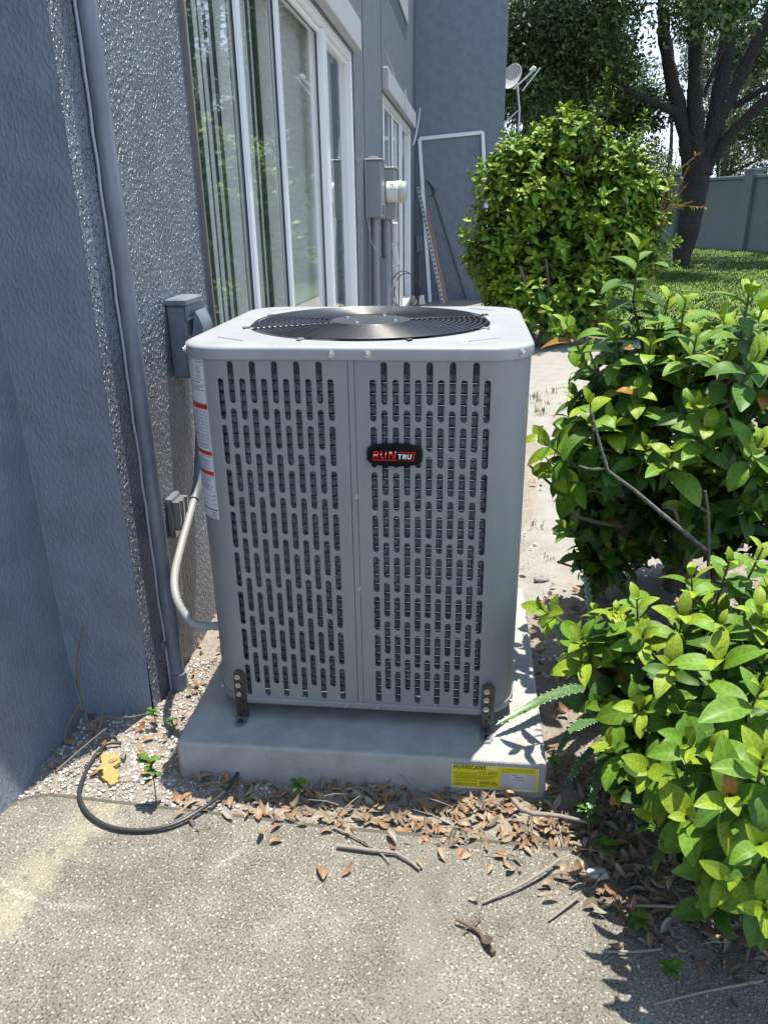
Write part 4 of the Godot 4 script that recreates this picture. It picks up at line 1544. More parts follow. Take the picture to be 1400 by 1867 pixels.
func crown(root: Node3D, lobes: Array, n: int, sp: ArrayMesh, mat: Material, dark: Color, light: Color, size := 1.0, holes := 0.0) -> void:
	var xs := []
	var cs := []
	var vol := 0.0
	for l in lobes:
		vol += pow(l[1].x * l[1].y * l[1].z, 0.66) * (l[2] if l.size() > 2 else 1.0)
	for l in lobes:
		var c: Vector3 = l[0]
		var r: Vector3 = l[1]
		var k := int(n * pow(r.x * r.y * r.z, 0.66) * (l[2] if l.size() > 2 else 1.0) / vol)
		# branchlets: clumps gather round a few sub-centres so that gaps stay open
		var subs := []
		for i in maxi(4, k / 14):
			var u := unit() * pow(rng.randf(), 0.4)
			subs.append(c + Vector3(u.x * r.x, u.y * r.y, u.z * r.z))
		for i in k:
			var s: Vector3 = subs[rng.randi() % subs.size()]
			var p := s + unit() * size * 0.62 * pow(rng.randf(), 0.6) * Vector3(1.0, 0.6, 1.0)
			if p.y < 0.3:
				continue
			var bs := Basis(unit(), rng.randf() * TAU).scaled(Vector3.ONE * size * rng.randf_range(0.7, 1.25))
			xs.append(Transform3D(bs, p))
			var cc := dark.lerp(light, pow(rng.randf(), 1.5))
			cs.append(cc)
	multi("crown", sp, mat, xs, cs, root)

func limb(root: Node3D, called: String, pts: Array, r0: float, r1: float, mat: Material, sides := 12) -> void:
	var crv := Curve3D.new()
	for i in pts.size():
		var tg: Vector3 = (pts[mini(i + 1, pts.size() - 1)] - pts[maxi(i - 1, 0)]) * 0.16
		crv.add_point(pts[i], -tg, tg)
	var ln := crv.get_baked_length()
	var n := maxi(6, int(ln / maxf(0.12, r0 * 0.7)))
	var p := []
	var r := []
	for i in n + 1:
		var t := float(i) / n
		var q := crv.sample_baked(ln * t, true)
		p.append(q + unit() * lerpf(r0, r1, t) * 0.10)
		r.append(lerpf(r0, r1, pow(t, 0.8)) * rng.randf_range(0.93, 1.07))
	var b := MB.new()
	b.tube(p, r, sides)
	obj(called, b, mat, root)

func tree_mat(back: Color, rough := 0.5) -> StandardMaterial3D:
	var m := M(1, 1, 1, rough)
	m.vertex_color_use_as_albedo = true
	m.backlight_enabled = true
	m.backlight = back.linear_to_srgb()
	return m

func build_trees() -> void:
	var sp := sprig(0.115, 40, 0.42)
	var sp2 := sprig(0.11, 34, 0.42)
	var z := -18.4
	var oak := thing("oak_tree", "big dark-trunked oak with forking limbs standing on the lawn before the wall", "tree")
	limb(oak, "trunk", [Vector3(4.66, -0.1, z), Vector3(4.68, 0.4, z), Vector3(4.74, 1.0, z), Vector3(4.78, 1.7, z), Vector3(4.74, 2.3, z)], 0.175, 0.29, mats.bark, 18)
	limb(oak, "limb", [Vector3(4.66, 1.9, z), Vector3(4.44, 2.7, z), Vector3(4.05, 3.7, z), Vector3(3.74, 4.8, z), Vector3(3.6, 6.4, z + 0.3)], 0.19, 0.10, mats.bark)
	limb(oak, "limb", [Vector3(4.74, 2.1, z), Vector3(4.55, 3.2, z + 0.1), Vector3(4.42, 4.4, z), Vector3(4.25, 5.4, z), Vector3(4.3, 7.0, z)], 0.20, 0.09, mats.bark)
	limb(oak, "limb", [Vector3(4.86, 1.9, z), Vector3(5.0, 2.8, z), Vector3(5.06, 3.8, z - 0.1), Vector3(5.12, 5.1, z - 0.1), Vector3(5.3, 7.0, z)], 0.22, 0.12, mats.bark)
	limb(oak, "limb", [Vector3(5.02, 2.9, z), Vector3(5.35, 3.7, z), Vector3(5.70, 4.6, z), Vector3(6.05, 5.6, z), Vector3(6.5, 7.0, z)], 0.17, 0.09, mats.bark)
	limb(oak, "limb", [Vector3(4.86, 1.75, z), Vector3(5.15, 2.45, z + 0.2), Vector3(5.6, 3.05, z + 0.4), Vector3(6.2, 3.6, z + 0.6), Vector3(7.4, 4.5, z + 0.8)], 0.115, 0.07, mats.bark)
	limb(oak, "limb", [Vector3(5.35, 3.2, z), Vector3(5.75, 3.45, z + 0.2), Vector3(6.4, 3.8, z + 0.2)], 0.075, 0.04, mats.bark)
	limb(oak, "limb", [Vector3(4.35, 3.1, z), Vector3(3.5, 3.35, z + 0.3), Vector3(2.3, 3.9, z + 0.5), Vector3(1.2, 4.4, z + 0.6)], 0.10, 0.05, mats.bark)
	limb(oak, "limb", [Vector3(4.7, 3.4, z), Vector3(4.9, 4.1, z + 0.1), Vector3(5.0, 4.5, z), Vector3(5.25, 5.2, z)], 0.05, 0.02, mats.bark, 8)
	var om := tree_mat(Color(0.03, 0.06, 0.01))
	var lobes := []
	for q in [[2.6, 4.6, -17.5, 1.5, 1.0, 1.5], [1.2, 4.9, -18.5, 1.5, 1.2, 1.6], [3.2, 3.3, -19.0, 1.2, 0.5, 1.0], [1.6, 3.55, -17.6, 1.1, 0.5, 1.0], [0.6, 4.2, -19.5, 1.0, 0.8, 1.0], [2.3, 2.75, -19.3, 0.9, 0.45, 0.9], [4.0, 4.9, -16.6, 1.0, 0.7, 0.8], [6.9, 3.2, -19.4, 0.8, 0.6, 0.8], [6.2, 4.4, -20.2, 0.6, 0.5, 0.7], [7.6, 4.9, -17.6, 0.9, 0.9, 1.2]]:
		lobes.append([Vector3(q[0], q[1], q[2]), Vector3(q[3], q[4], q[5]), 1.35])
	for q in [[0.5, 7.0, -18, 2.2, 1.4, 2.4], [3.5, 7.6, -16.5, 2.4, 1.4, 2.0], [3.5, 8.0, -21, 2.6, 1.5, 2.4], [7, 7.4, -18, 2.4, 1.5, 2.4], [6.5, 7.8, -22.5, 2.6, 1.5, 2.0], [9.2, 6.0, -20, 1.6, 1.4, 2.0], [5.0, 9.5, -19, 3.0, 1.4, 3.0], [9.5, 7.2, -24, 2.2, 1.4, 2.0]]:
		lobes.append([Vector3(q[0], q[1], q[2]), Vector3(q[3], q[4], q[5]), 0.42])
	crown(oak, lobes, 3000, sp, om, Color(0.042, 0.085, 0.026), Color(0.14, 0.22, 0.06), 1.0)
	# lighter trees farther off
	var bm := tree_mat(Color(0.05, 0.08, 0.015))
	var far := [
		["tall pale green tree behind the satellite dish", Vector3(1.4, 0, -25), [[0.6, 2.6, -25, 1.4, 1.0, 1.2], [1.8, 4.6, -25.5, 1.6, 1.4, 1.4], [0.8, 6.6, -25, 1.5, 1.4, 1.4], [2.6, 2.6, -24.5, 1.2, 1.0, 1.0]], Color(0.06, 0.10, 0.035), Color(0.17, 0.23, 0.08), 1200],
		["leafy tree between the dish and the oak trunk", Vector3(4.4, 0, -29), [[3.4, 2.6, -28, 1.4, 1.2, 1.2], [4.6, 4.4, -29, 1.7, 1.4, 1.5], [2.8, 5.4, -29, 1.5, 1.4, 1.4], [5.4, 3.0, -29, 1.2, 1.0, 1.0], [3.9, 1.7, -27, 0.9, 0.6, 0.8]], Color(0.05, 0.09, 0.028), Color(0.16, 0.22, 0.06), 1100],
		["olive green tree behind the boundary wall right of the oak", Vector3(8.6, 0, -30), [[8.0, 4.0, -29, 1.3, 1.0, 1.2], [9.6, 4.6, -30, 1.6, 1.2, 1.4], [8.8, 2.9, -28.5, 1.2, 0.7, 1.0], [10.4, 3.0, -28.5, 1.2, 0.9, 1.0], [7.6, 5.9, -31, 1.2, 0.8, 1.2], [9.6, 6.6, -31, 1.5, 1.0, 1.2]], Color(0.065, 0.09, 0.045), Color(0.19, 0.22, 0.12), 1250],
		["grey-green tree behind the boundary wall at the right edge", Vector3(12.4, 0, -29), [[11.8, 4.4, -28, 1.5, 1.3, 1.3], [13.2, 5.6, -29, 1.6, 1.4, 1.4], [12.6, 3.0, -28, 1.4, 0.9, 1.0]], Color(0.05, 0.075, 0.04), Color(0.14, 0.17, 0.09), 900],
		["distant bright green tree low behind the boundary wall", Vector3(9.0, 0, -40), [[8.6, 2.2, -40, 2.2, 1.2, 1.2], [11.6, 2.6, -41, 2.0, 1.3, 1.2]], Color(0.08, 0.13, 0.03), Color(0.20, 0.27, 0.07), 500],
	]
	for f in far:
		var t := thing("background_tree", f[0], "tree")
		var bp: Vector3 = f[1]
		var up := bp + Vector3(0.1, 3.4, 0)
		limb(t, "trunk", [bp, bp + Vector3(0.05, 1.7, 0), up, bp + Vector3(-0.1, 5.6, 0)], 0.16, 0.06, mats.bark, 8)
		for k in 6:
			var l: Array = f[2][k % f[2].size()]
			var st := bp.lerp(up, 0.35 + 0.1 * k)
			limb(t, "limb", [st, st.lerp(Vector3(l[0], l[1], l[2]), 0.5) + Vector3(0, 0.1, 0), Vector3(l[0] + rng.randf_range(-0.4, 0.4), l[1] + 0.3, l[2])], 0.07, 0.02, mats.bark, 6)
		var ls := []
		for q in f[2]:
			ls.append([Vector3(q[0], q[1], q[2]), Vector3(q[3], q[4], q[5])])
		crown(t, ls, f[5], sp2, bm, f[3], f[4], 0.9)

func build_lawn_grass() -> void:
	var b := MB.new()
	for i in 9:
		var a := rng.randf() * TAU
		var p := Vector3(cos(a), 0, sin(a)) * rng.randf() * 0.07
		var d := Vector3(cos(a + 1.0), 0, sin(a + 1.0)) * 0.5
		var h := rng.randf_range(0.06, 0.12)
		var s := Vector3(-d.z, 0, d.x) * 0.008
		var m := p + Vector3(0, h * 0.6, 0) + d * h * 0.3
		var t := p + Vector3(0, h * 0.9, 0) + d * h
		var n := Vector3(d.x, 1.2, d.z).normalized()
		b.tri(p - s, p + s, m + s, n, n, n); b.tri(p - s, m + s, m - s, n, n, n); b.tri(m - s, m + s, t, n, n, n)
	var tuft := b.mesh()
	var xs := []
	var cs := []
	for i in 26000:
		var z := -8.6 - 18.5 * pow(rng.randf(), 0.85)
		var x := lerpf(0.4 - z * 0.10, 1.0 - z * 0.46, rng.randf())
		if x > 9.0 + (z + 22.0) * -0.42 and z < -18.0:
			continue
		var s := rng.randf_range(0.6, 1.3)
		xs.append(Transform3D(Basis(Vector3.UP, rng.randf() * TAU).scaled(Vector3(s, s, s)), Vector3(x, 0.0, z)))
		var k := rng.randf_range(0.75, 1.3)
		cs.append(Color(0.13 * k, 0.215 * k, 0.034 * k))
	var g := multi("grass", tuft, tree_mat(Color(0.04, 0.08, 0.01)), xs, cs)
	tag(g, "short green lawn grass in dappled shade before the boundary wall", "grass")
	# thin yellowed blades by the sandy path
	var x2 := []
	var c2 := []
	for i in 45:
		var ce: Vector3 = [Vector3(0.72, 0, -5.6), Vector3(0.55, 0, -5.0), Vector3(0.95, 0, -3.4), Vector3(0.50, 0, -3.0), Vector3(1.1, 0, -4.6)][rng.randi() % 5]
		var u := unit()
		var p := ce + Vector3(u.x * 0.22, 0.015, u.z * 0.28)
		x2.append(Transform3D(Basis(Vector3.UP, rng.randf() * TAU).scaled(Vector3.ONE * rng.randf_range(0.3, 0.7)), p))
		var k := rng.randf()
		c2.append(Color(0.10, 0.17, 0.03).lerp(Color(0.36, 0.30, 0.16), k))
	tag(multi("path_grass", tuft, tree_mat(Color(0.04, 0.06, 0.01)), x2, c2), "sparse thin grass growing in the sandy path", "grass")

# ---------------------------------------------------------------- shrubs
func build_shrubs() -> void:
	# near shrub, lower right
	var n := thing("near_shrub", "glossy bright green broad-leaved shrub at the lower right, nearest the viewer", "shrub")
	var tips := []
	for q in [[0.186, 0.456, -1.60, -0.7, 0.6, 0.3, 4], [0.364, 0.573, -1.45, -0.2, 1.0, 0.3, 4], [0.372, 0.511, -1.40, -0.3, 0.8, 0.6, 3], [0.537, 0.668, -1.45, 0.0, 1.0, 0.3, 4], [0.315, 0.309, -1.45, -0.5, 0.5, 0.7, 3], [0.336, 0.409, -1.12, -0.5, 0.7, 0.6, 5], [0.352, 0.407, -1.30, -0.5, 0.6, 0.6, 5], [0.403, 0.512, -1.30, -0.3, 0.8, 0.5, 5], [0.338, 0.290, -1.40, -0.6, 0.3, 0.6, 3], [0.363, 0.432, -0.98, -0.6, 0.7, 0.5, 5], [0.445, 0.582, -0.95, -0.2, 0.9, 0.4, 5], [0.434, 0.484, -0.88, -0.4, 0.8, 0.6, 4], [0.414, 0.508, -1.05, -0.3, 0.8, 0.5, 5], [0.411, 0.397, -0.90, -0.5, 0.5, 0.8, 4], [0.369, 0.526, -1.05, -0.5, 0.8, 0.5, 4], [0.492, 0.605, -1.10, 0.0, 1.0, 0.4, 5], [0.400, 0.353, -0.95, -0.6, 0.4, 0.6, 4], [0.446, 0.392, -0.85, -0.3, 0.4, 0.8, 4], [0.410, 0.508, -0.95, -0.3, 0.8, 0.6, 4], [0.509, 0.481, -1.30, -0.2, 0.9, 0.5, 3], [0.558, 0.616, -1.30, 0.0, 1.0, 0.4, 4], [0.273, 0.389, -1.50, -0.5, 0.7, 0.5, 4], [0.446, 0.566, -1.40, -0.1, 1.0, 0.4, 4], [0.474, 0.390, -1.20, -0.4, 0.8, 0.6, 4], [0.596, 0.695, -1.45, 0.1, 1.0, 0.3, 4], [0.43, 0.42, -1.28, -0.3, 0.8, 0.6, 4], [0.52, 0.27, -1.02, -0.5, 0.4, 0.8, 3], [0.56, 0.20, -0.98, -0.3, 0.3, 0.9, 3], [0.47, 0.24, -1.1, -0.6, 0.4, 0.6, 3]]:
		tips.append([Vector3(q[0], q[1], q[2]), Vector3(q[3], q[4], q[5]), q[6], rng.randf_range(0.9, 1.1), rng.randf_range(0.75, 1.0)])
	for q in [[0.62, -0.02, -1.5, 0.40, 0.32, -1.35], [0.66, -0.02, -1.42, 0.55, 0.4, -1.2], [0.6, -0.02, -1.55, 0.3, 0.36, -1.5], [0.7, -0.02, -1.4, 0.75, 0.5, -1.4]]:
		var s := MB.new()
		var a := Vector3(q[0], q[1], q[2])
		var c := Vector3(q[3], q[4], q[5])
		s.tube([a, a.lerp(c, 0.4) + Vector3(0.03, 0.06, 0), c], [0.012, 0.009, 0.005], 7)
		obj("stem", s, mats.bark_grey, n)
	leafy(n, [[Vector3(0.62, 0.38, -1.38), Vector3(0.28, 0.28, 0.42)], [Vector3(0.54, 0.36, -1.08), Vector3(0.19, 0.20, 0.20), 0.5], [Vector3(0.36, 0.33, -1.56), Vector3(0.14, 0.15, 0.15), 0.3], [Vector3(0.40, 0.26, -1.32), Vector3(0.13, 0.13, 0.14), 0.25], [Vector3(0.95, 0.35, -1.3), Vector3(0.35, 0.30, 0.4), 0.5]], 84, 0.098, 0.62, tips, 3, 5)
	# second shrub behind it, with tall shoots
	var m := thing("middle_shrub", "taller broad-leaved shrub with upright shoots right behind the unit's right side", "shrub")
	tips = []
	for q in [[0.447, 1.232, -2.2, 0.0, 1.0, 0.05, 10], [0.255, 1.052, -2.1, -0.5, 0.9, 0.2, 4], [0.313, 0.873, -1.95, -0.2, 1.0, 0.3, 4], [0.195, 0.769, -1.95, -0.7, 0.6, 0.3, 4], [0.222, 0.679, -1.95, -0.7, 0.4, 0.5, 3], [0.505, 0.776, -1.85, -0.1, 0.9, 0.6, 4], [0.436, 0.899, -2.0, -0.2, 1.0, 0.4, 4], [0.558, 1.108, -2.1, 0.0, 1.0, 0.2, 4], [0.622, 1.009, -1.9, 0.1, 1.0, 0.4, 4], [0.569, 1.032, -2.0, 0.0, 1.0, 0.2, 4], [0.646, 1.172, -1.9, 0.0, 1.0, 0.1, 6], [0.385, 1.031, -2.1, -0.2, 1.0, 0.2, 4], [0.582, 0.833, -1.85, -0.1, 0.9, 0.6, 4], [0.694, 0.822, -1.8, 0.1, 0.9, 0.6, 4], [0.540, 1.105, -2.2, 0.1, 1.0, 0.1, 5], [0.654, 1.026, -1.8, 0.2, 1.0, 0.4, 4], [0.282, 0.649, -1.95, -0.5, 0.2, 0.6, 3], [0.375, 0.818, -2.0, -0.3, 0.8, 0.5, 4], [0.716, 1.099, -2.0, 0.1, 1.0, 0.2, 5], [0.33, 0.97, -2.15, -0.4, 0.9, 0.3, 4], [0.47, 1.0, -2.05, -0.1, 1, 0.3, 4]]:
		tips.append([Vector3(q[0], q[1], q[2]), Vector3(q[3], q[4], q[5]), q[6], rng.randf_range(0.9, 1.1), rng.randf_range(0.78, 1.0)])
	leafy(m, [[Vector3(0.62, 0.84, -2.25), Vector3(0.34, 0.22, 0.34)], [Vector3(0.95, 0.84, -2.2), Vector3(0.35, 0.28, 0.4), 0.7], [Vector3(0.42, 0.68, -2.15), Vector3(0.20, 0.16, 0.22), 0.5], [Vector3(0.44, 0.42, -2.42), Vector3(0.14, 0.18, 0.16), 0.30], [Vector3(0.46, 0.22, -2.40), Vector3(0.14, 0.14, 0.16), 0.2], [Vector3(0.62, 0.40, -2.5), Vector3(0.16, 0.16, 0.14), 0.35], [Vector3(0.64, 0.2, -2.62), Vector3(0.17, 0.14, 0.14), 0.22], [Vector3(0.85, 0.3, -2.7), Vector3(0.2, 0.25, 0.14), 0.3], [Vector3(0.74, 0.55, -2.25), Vector3(0.24, 0.22, 0.3), 0.5], [Vector3(0.95, 0.42, -2.3), Vector3(0.3, 0.35, 0.4), 0.5]], 104, 0.112, 0.60, tips, 3, 5)
	for q in [[[0.437, -0.06, -2.55], [0.502, 0.127, -2.5], [0.547, 0.34, -2.45], [0.62, 0.7, -2.35], 0.036], [[0.80, -0.05, -2.6], [0.775, 0.177, -2.6], [0.767, 0.389, -2.6], [0.74, 0.8, -2.5], 0.052], [[0.85, -0.05, -2.5], [0.9, 0.3, -2.45], [0.95, 0.7, -2.35], [0.98, 0.9, -2.3], 0.03]]:
		limb(m, "stem", [Vector3(q[0][0], q[0][1], q[0][2]), Vector3(q[1][0], q[1][1], q[1][2]), Vector3(q[2][0], q[2][1], q[2][2]), Vector3(q[3][0], q[3][1], q[3][2])], q[4], q[4] * 0.55, mats.bark_grey, 10)
	for q in [[[Vector3(0.281, 0.904, -1.740), Vector3(0.306, 0.833, -1.740), Vector3(0.324, 0.766, -1.740), Vector3(0.393, 0.713, -1.740), Vector3(0.476, 0.645, -1.740), Vector3(0.591, 0.551, -1.740)], 0.0026, 0.0058], [[Vector3(0.268, 0.765, -1.740), Vector3(0.294, 0.757, -1.740), Vector3(0.328, 0.759, -1.740)], 0.0025, 0.0035], [[Vector3(0.549, 0.724, -1.700), Vector3(0.567, 0.650, -1.700), Vector3(0.585, 0.516, -1.700), Vector3(0.598, 0.434, -1.700)], 0.003, 0.0045], [[Vector3(0.176, 0.677, -2.0), Vector3(0.233, 0.623, -2.02), Vector3(0.327, 0.495, -2.1), Vector3(0.5, 0.38, -2.3)], 0.003, 0.007], [[Vector3(0.62, 0.59, -1.94), Vector3(0.65, 0.57, -1.95)], 0.003, 0.004], [[Vector3(0.54, 0.565, -2.0), Vector3(0.57, 0.56, -2.0), Vector3(0.60, 0.50, -2.03)], 0.004, 0.005]]:
		limb(m, "bare_branch", q[0], q[1], q[2], mats.bare if q[1] != 0.003 else mats.bark_grey, 8)
	# big rounded shrub by the house wing
	var b := thing("large_shrub", "large rounded green shrub between the house wing and the oak tree", "shrub")
	tips = []
	for q in [[1.174, 2.464, -8.0, 0.0, 1.0, 0.0, 7], [1.14, 2.3, -8.1, 0.1, 1, 0.1, 6], [1.25, 2.25, -8.0, 0.2, 1, 0.1, 5], [1.548, 2.124, -8.0, 0.1, 1.0, 0.0, 5], [1.50, 2.0, -8.1, -0.2, 1.0, 0.1, 4], [-0.02, 0.78, -8.0, -1.0, 0.4, 0.3, 5], [0.0, 1.1, -8.0, -0.8, 0.5, 0.4, 4], [0.06, 1.7, -8.1, -0.7, 0.7, 0.3, 4], [0.05, 1.45, -8.0, -0.8, 0.5, 0.3, 4], [1.98, 1.0, -8.0, 0.8, 0.5, 0.4, 4], [2.02, 0.8, -8.1, 0.8, 0.4, 0.3, 4], [0.35, 2.0, -8.2, -0.3, 1, 0.2, 4], [0.8, 2.22, -8.2, 0.0, 1, 0.2, 4]]:
		tips.append([Vector3(q[0], q[1], q[2]), Vector3(q[3], q[4], q[5]), q[6], 0.95, rng.randf_range(0.75, 1.0)])
	leafy(b, [[Vector3(0.85, 1.15, -8.5), Vector3(0.86, 0.95, 0.7)], [Vector3(0.50, 1.55, -8.4), Vector3(0.55, 0.48, 0.5), 0.55], [Vector3(1.3, 1.35, -8.4), Vector3(0.55, 0.55, 0.5), 0.5], [Vector3(0.26, 1.0, -8.3), Vector3(0.38, 0.5, 0.4), 0.34], [Vector3(0.42, 0.55, -8.2), Vector3(0.40, 0.4, 0.4), 0.3], [Vector3(1.55, 0.95, -8.4), Vector3(0.40, 0.5, 0.4), 0.35], [Vector3(1.72, 1.15, -8.4), Vector3(0.34, 0.62, 0.4), 0.34], [Vector3(1.5, 1.6, -8.4), Vector3(0.36, 0.36, 0.4), 0.25], [Vector3(0.95, 1.95, -8.4), Vector3(0.45, 0.28, 0.4), 0.28], [Vector3(0.9, 0.45, -8.1), Vector3(0.75, 0.45, 0.5), 0.55]], 480, 0.138, 1.3, tips, 3, 5, 300, Vector3.ZERO, -0.9)
	for q in [[[0.66, 0.0, -8.0], [0.6, 0.45, -7.9], [0.48, 0.8, -7.85], 0.03], [[0.72, 0.0, -8.0], [0.78, 0.5, -7.95], [0.74, 0.85, -8.0], 0.026], [[0.95, 0.0, -8.1], [1.05, 0.4, -8.0], [1.15, 0.8, -8.1], 0.028]]:
		limb(b, "stem", [Vector3(q[0][0], q[0][1], q[0][2]), Vector3(q[1][0], q[1][1], q[1][2]), Vector3(q[2][0], q[2][1], q[2][2])], q[3], q[3] * 0.5, mats.bark_grey, 8)
	# thin shrub with orange tips to its right
	var o := thing("orange_tipped_shrub", "thin shrub with orange young tips right of the large shrub", "shrub")
	tips = []
	for q in [[2.13, 1.79, -8.2, 0.8, 0.7, 0.0], [2.05, 1.68, -8.2, 0.4, 1.0, 0.0], [2.26, 1.30, -8.2, 1.0, -0.1, 0.0], [2.12, 1.36, -8.2, 0.9, 0.3, 0.1], [2.04, 1.50, -8.2, 0.6, 0.8, 0.2], [1.95, 1.82, -8.3, 0.1, 1, 0.0]]:
		var st := MB.new()
		var e := Vector3(q[0], q[1], q[2])
		var dd := Vector3(q[3], q[4], q[5]).normalized()
		st.tube([Vector3(1.8, 0.9, -8.4), e - dd * 0.35, e], [0.008, 0.006, 0.003], 5)
		obj("stem", st, M(0.30, 0.14, 0.05, 0.7), o)
		for k in 14:
			var lp := e - dd * 0.026 * k
			var y := (dd + unit() * 0.9).normalized()
			var z := (Vector3.UP - y * y.y).normalized()
			var l := obj("leaf", leaf_meshes[k % 3], leaf_mats[5] if k < 4 else leaf_mats[k % 2], o)
			l.transform = Transform3D(Basis(y.cross(z), y, z).scaled(Vector3.ONE * rng.randf_range(0.03, 0.052)), lp)
	leafy(o, [[Vector3(1.85, 1.35, -8.5), Vector3(0.22, 0.35, 0.3)], [Vector3(1.8, 0.9, -8.5), Vector3(0.2, 0.4, 0.3)]], 60, 0.07, 0.7, [], 3, 5, 40)
	# low hedge running on outside the frame, which the glass reflects
	var r := thing("side_hedge", "loose green hedge continuing on the far right beyond the near shrubs", "hedge")
	leafy(r, [[Vector3(2.2, 0.8, -3.2), Vector3(0.7, 0.8, 0.8)], [Vector3(2.9, 0.9, -5.0), Vector3(0.8, 0.8, 1.0)]], 90, 0.12, 0.6, [], 3, 4, 0)

func aloe_leaf(root: Node3D, pts: Array, w: float, mat: Material) -> void:
	var crv := Curve3D.new()
	for i in pts.size():
		var tg: Vector3 = (pts[mini(i + 1, pts.size() - 1)] - pts[maxi(i - 1, 0)]) * 0.16
		crv.add_point(pts[i], -tg, tg)
	var ln := crv.get_baked_length()
	var rows := []
	var b := MB.new()
	var sp := MB.new()
	for i in 21:
		var t := i / 20.0
		var p := crv.sample_baked(ln * t, true)
		var q := crv.sample_baked(minf(ln, ln * t + 0.005), true)
		var o := crv.sample_baked(maxf(0, ln * t - 0.005), true)
		var dd := (q - o).normalized()
		var x := dd.cross(Vector3.UP).normalized()
		var up := x.cross(dd)
		var ww := w * pow(1.0 - t, 0.62) * (0.9 + 0.1 * minf(1, t * 6)) + 0.0012
		var r := []
		for j in 9:
			var a := PI * j / 8.0
			r.append(p + x * cos(a) * ww - up * sin(a) * ww * 0.36 + up * ww * 0.30 * absf(cos(a)))
		for j in range(1, 8):
			var a := PI + PI * j / 8.0
			r.append(p + x * cos(a) * ww + up * (ww * 0.30 * absf(cos(a)) - ww * 0.04))
		r.append(r[0])
		rows.append(r)
		if i > 0 and i < 20:
			for s in [-1.0, 1.0]:
				var e: Vector3 = p + x * ww * s + up * ww * 0.30
				sp.flat(e - dd * 0.003, e + dd * 0.003, e + x * s * 0.004 + dd * 0.002, Vector3.UP)
	b.grid(rows, crv.sample_baked(ln * 0.4), true)
	var l := obj("leaf", b, mat, root)
	obj("spines", sp, M(0.5, 0.5, 0.36, 0.6), l)

func build_aloes() -> void:
	var im := Image.create(512, 512, false, Image.FORMAT_RGB8)
	var nz := noise(81, Vector2i(512, 512), 0.06, 2)
	for y in 512:
		for x in 512:
			im.set_pixel(x, y, Color(0.22, 0.36, 0.20).lerp(Color(0.34, 0.46, 0.28), nz[y * 512 + x] / 255.0))
	for k in 420:
		var c := Vector2i(rng.randi() % 500, rng.randi() % 506)
		im.fill_rect(Rect2i(c.x, c.y, rng.randi_range(4, 13), rng.randi_range(2, 5)), Color(0.62, 0.72, 0.50))
	var m := StandardMaterial3D.new()
	m.albedo_texture = ImageTexture.create_from_image(im)
	m.roughness = 0.42
	triplanar(m, Vector3.ONE * 5.0)
	var a := thing("aloe_plant", "spotted toothed aloe plant whose long leaf reaches over the pad corner", "aloe plant")
	aloe_leaf(a, [Vector3(0.40, 0.05, -1.82), Vector3(0.325, 0.128, -1.755), Vector3(0.234, 0.143, -1.69), Vector3(0.174, 0.141, -1.64), Vector3(0.095, 0.128, -1.585)], 0.026, m)
	aloe_leaf(a, [Vector3(0.41, 0.02, -1.80), Vector3(0.30, 0.07, -1.66), Vector3(0.25, 0.05, -1.58)], 0.022, m)
	aloe_leaf(a, [Vector3(0.42, 0.02, -1.84), Vector3(0.38, 0.2, -1.9), Vector3(0.345, 0.36, -1.98)], 0.022, m)
	aloe_leaf(a, [Vector3(0.41, 0.02, -1.86), Vector3(0.30, 0.14, -1.95), Vector3(0.25, 0.25, -2.02)], 0.018, m)
	var b := thing("aloe_plant", "dark spotted aloe plant in the shade between the pad corner and the near shrub", "aloe plant")
	aloe_leaf(b, [Vector3(0.45, 0.02, -1.62), Vector3(0.36, 0.15, -1.5), Vector3(0.325, 0.127, -1.43), Vector3(0.286, 0.10, -1.32)], 0.022, m)
	aloe_leaf(b, [Vector3(0.45, 0.02, -1.60), Vector3(0.42, 0.15, -1.52), Vector3(0.36, 0.10, -1.40)], 0.020, m)
	aloe_leaf(b, [Vector3(0.46, 0.02, -1.60), Vector3(0.35, 0.08, -1.58), Vector3(0.27, 0.04, -1.50)], 0.018, m)

# ---------------------------------------------------------------- small things on the ground
func litter_edge(x: float) -> float:
	# how far the leaf litter reaches towards the viewer
	if x < -0.15:
		return -1.335
	if x < 0.08:
		return lerpf(-1.335, -1.29, (x + 0.15) / 0.23)
	if x < 0.30:
		return lerpf(-1.29, -1.12, (x - 0.08) / 0.22) + 0.015 * sin(x * 40.0)
	return lerpf(-1.12, -1.03, minf(1, (x - 0.30) / 0.26)) + 0.015 * sin(x * 40.0)

func nearest_mark(x: float, z: float) -> String:
	var marks := [[-0.58, -1.42, "by the end of the black cable"], [-0.46, -1.40, "left of the bright green sprig"], [-0.30, -1.40, "right of the bright green sprig"], [-0.26, -1.30, "above the longest grey stick"], [-0.12, -1.40, "below the pad's middle"], [0.02, -1.42, "left below the pad's yellow label"], [0.08, -1.30, "on the walk's edge below the yellow label"], [0.16, -1.40, "by the pale broken stick"], [0.20, -1.26, "at the top of the straight grey twig"], [0.30, -1.38, "by the weed below the dark aloe"], [0.33, -1.22, "by the pale chip of rubbish"], [0.45, -1.3, "deep in the shade under the near shrub"], [0.42, -1.15, "beside the straight stick under the near shrub"], [0.52, -1.06, "at the shaded right edge of the walk"]]
	var best := ""
	var d := 1e9
	for m in marks:
		var e := Vector2(x - m[0], z - m[1]).length()
		if e < d:
			d = e
			best = m[2]
	return best

func lay_leaf(p: Vector3, ln: float, tilt: float) -> Transform3D:
	var bs := Basis(Vector3.UP, rng.randf() * TAU) * Basis(Vector3.RIGHT, -PI / 2 + rng.randf_range(-tilt, tilt)) * Basis(Vector3.UP, rng.randf_range(-tilt, tilt) + (PI if rng.randf() < 0.4 else 0.0))
	return Transform3D(bs.scaled(Vector3.ONE * ln), p)

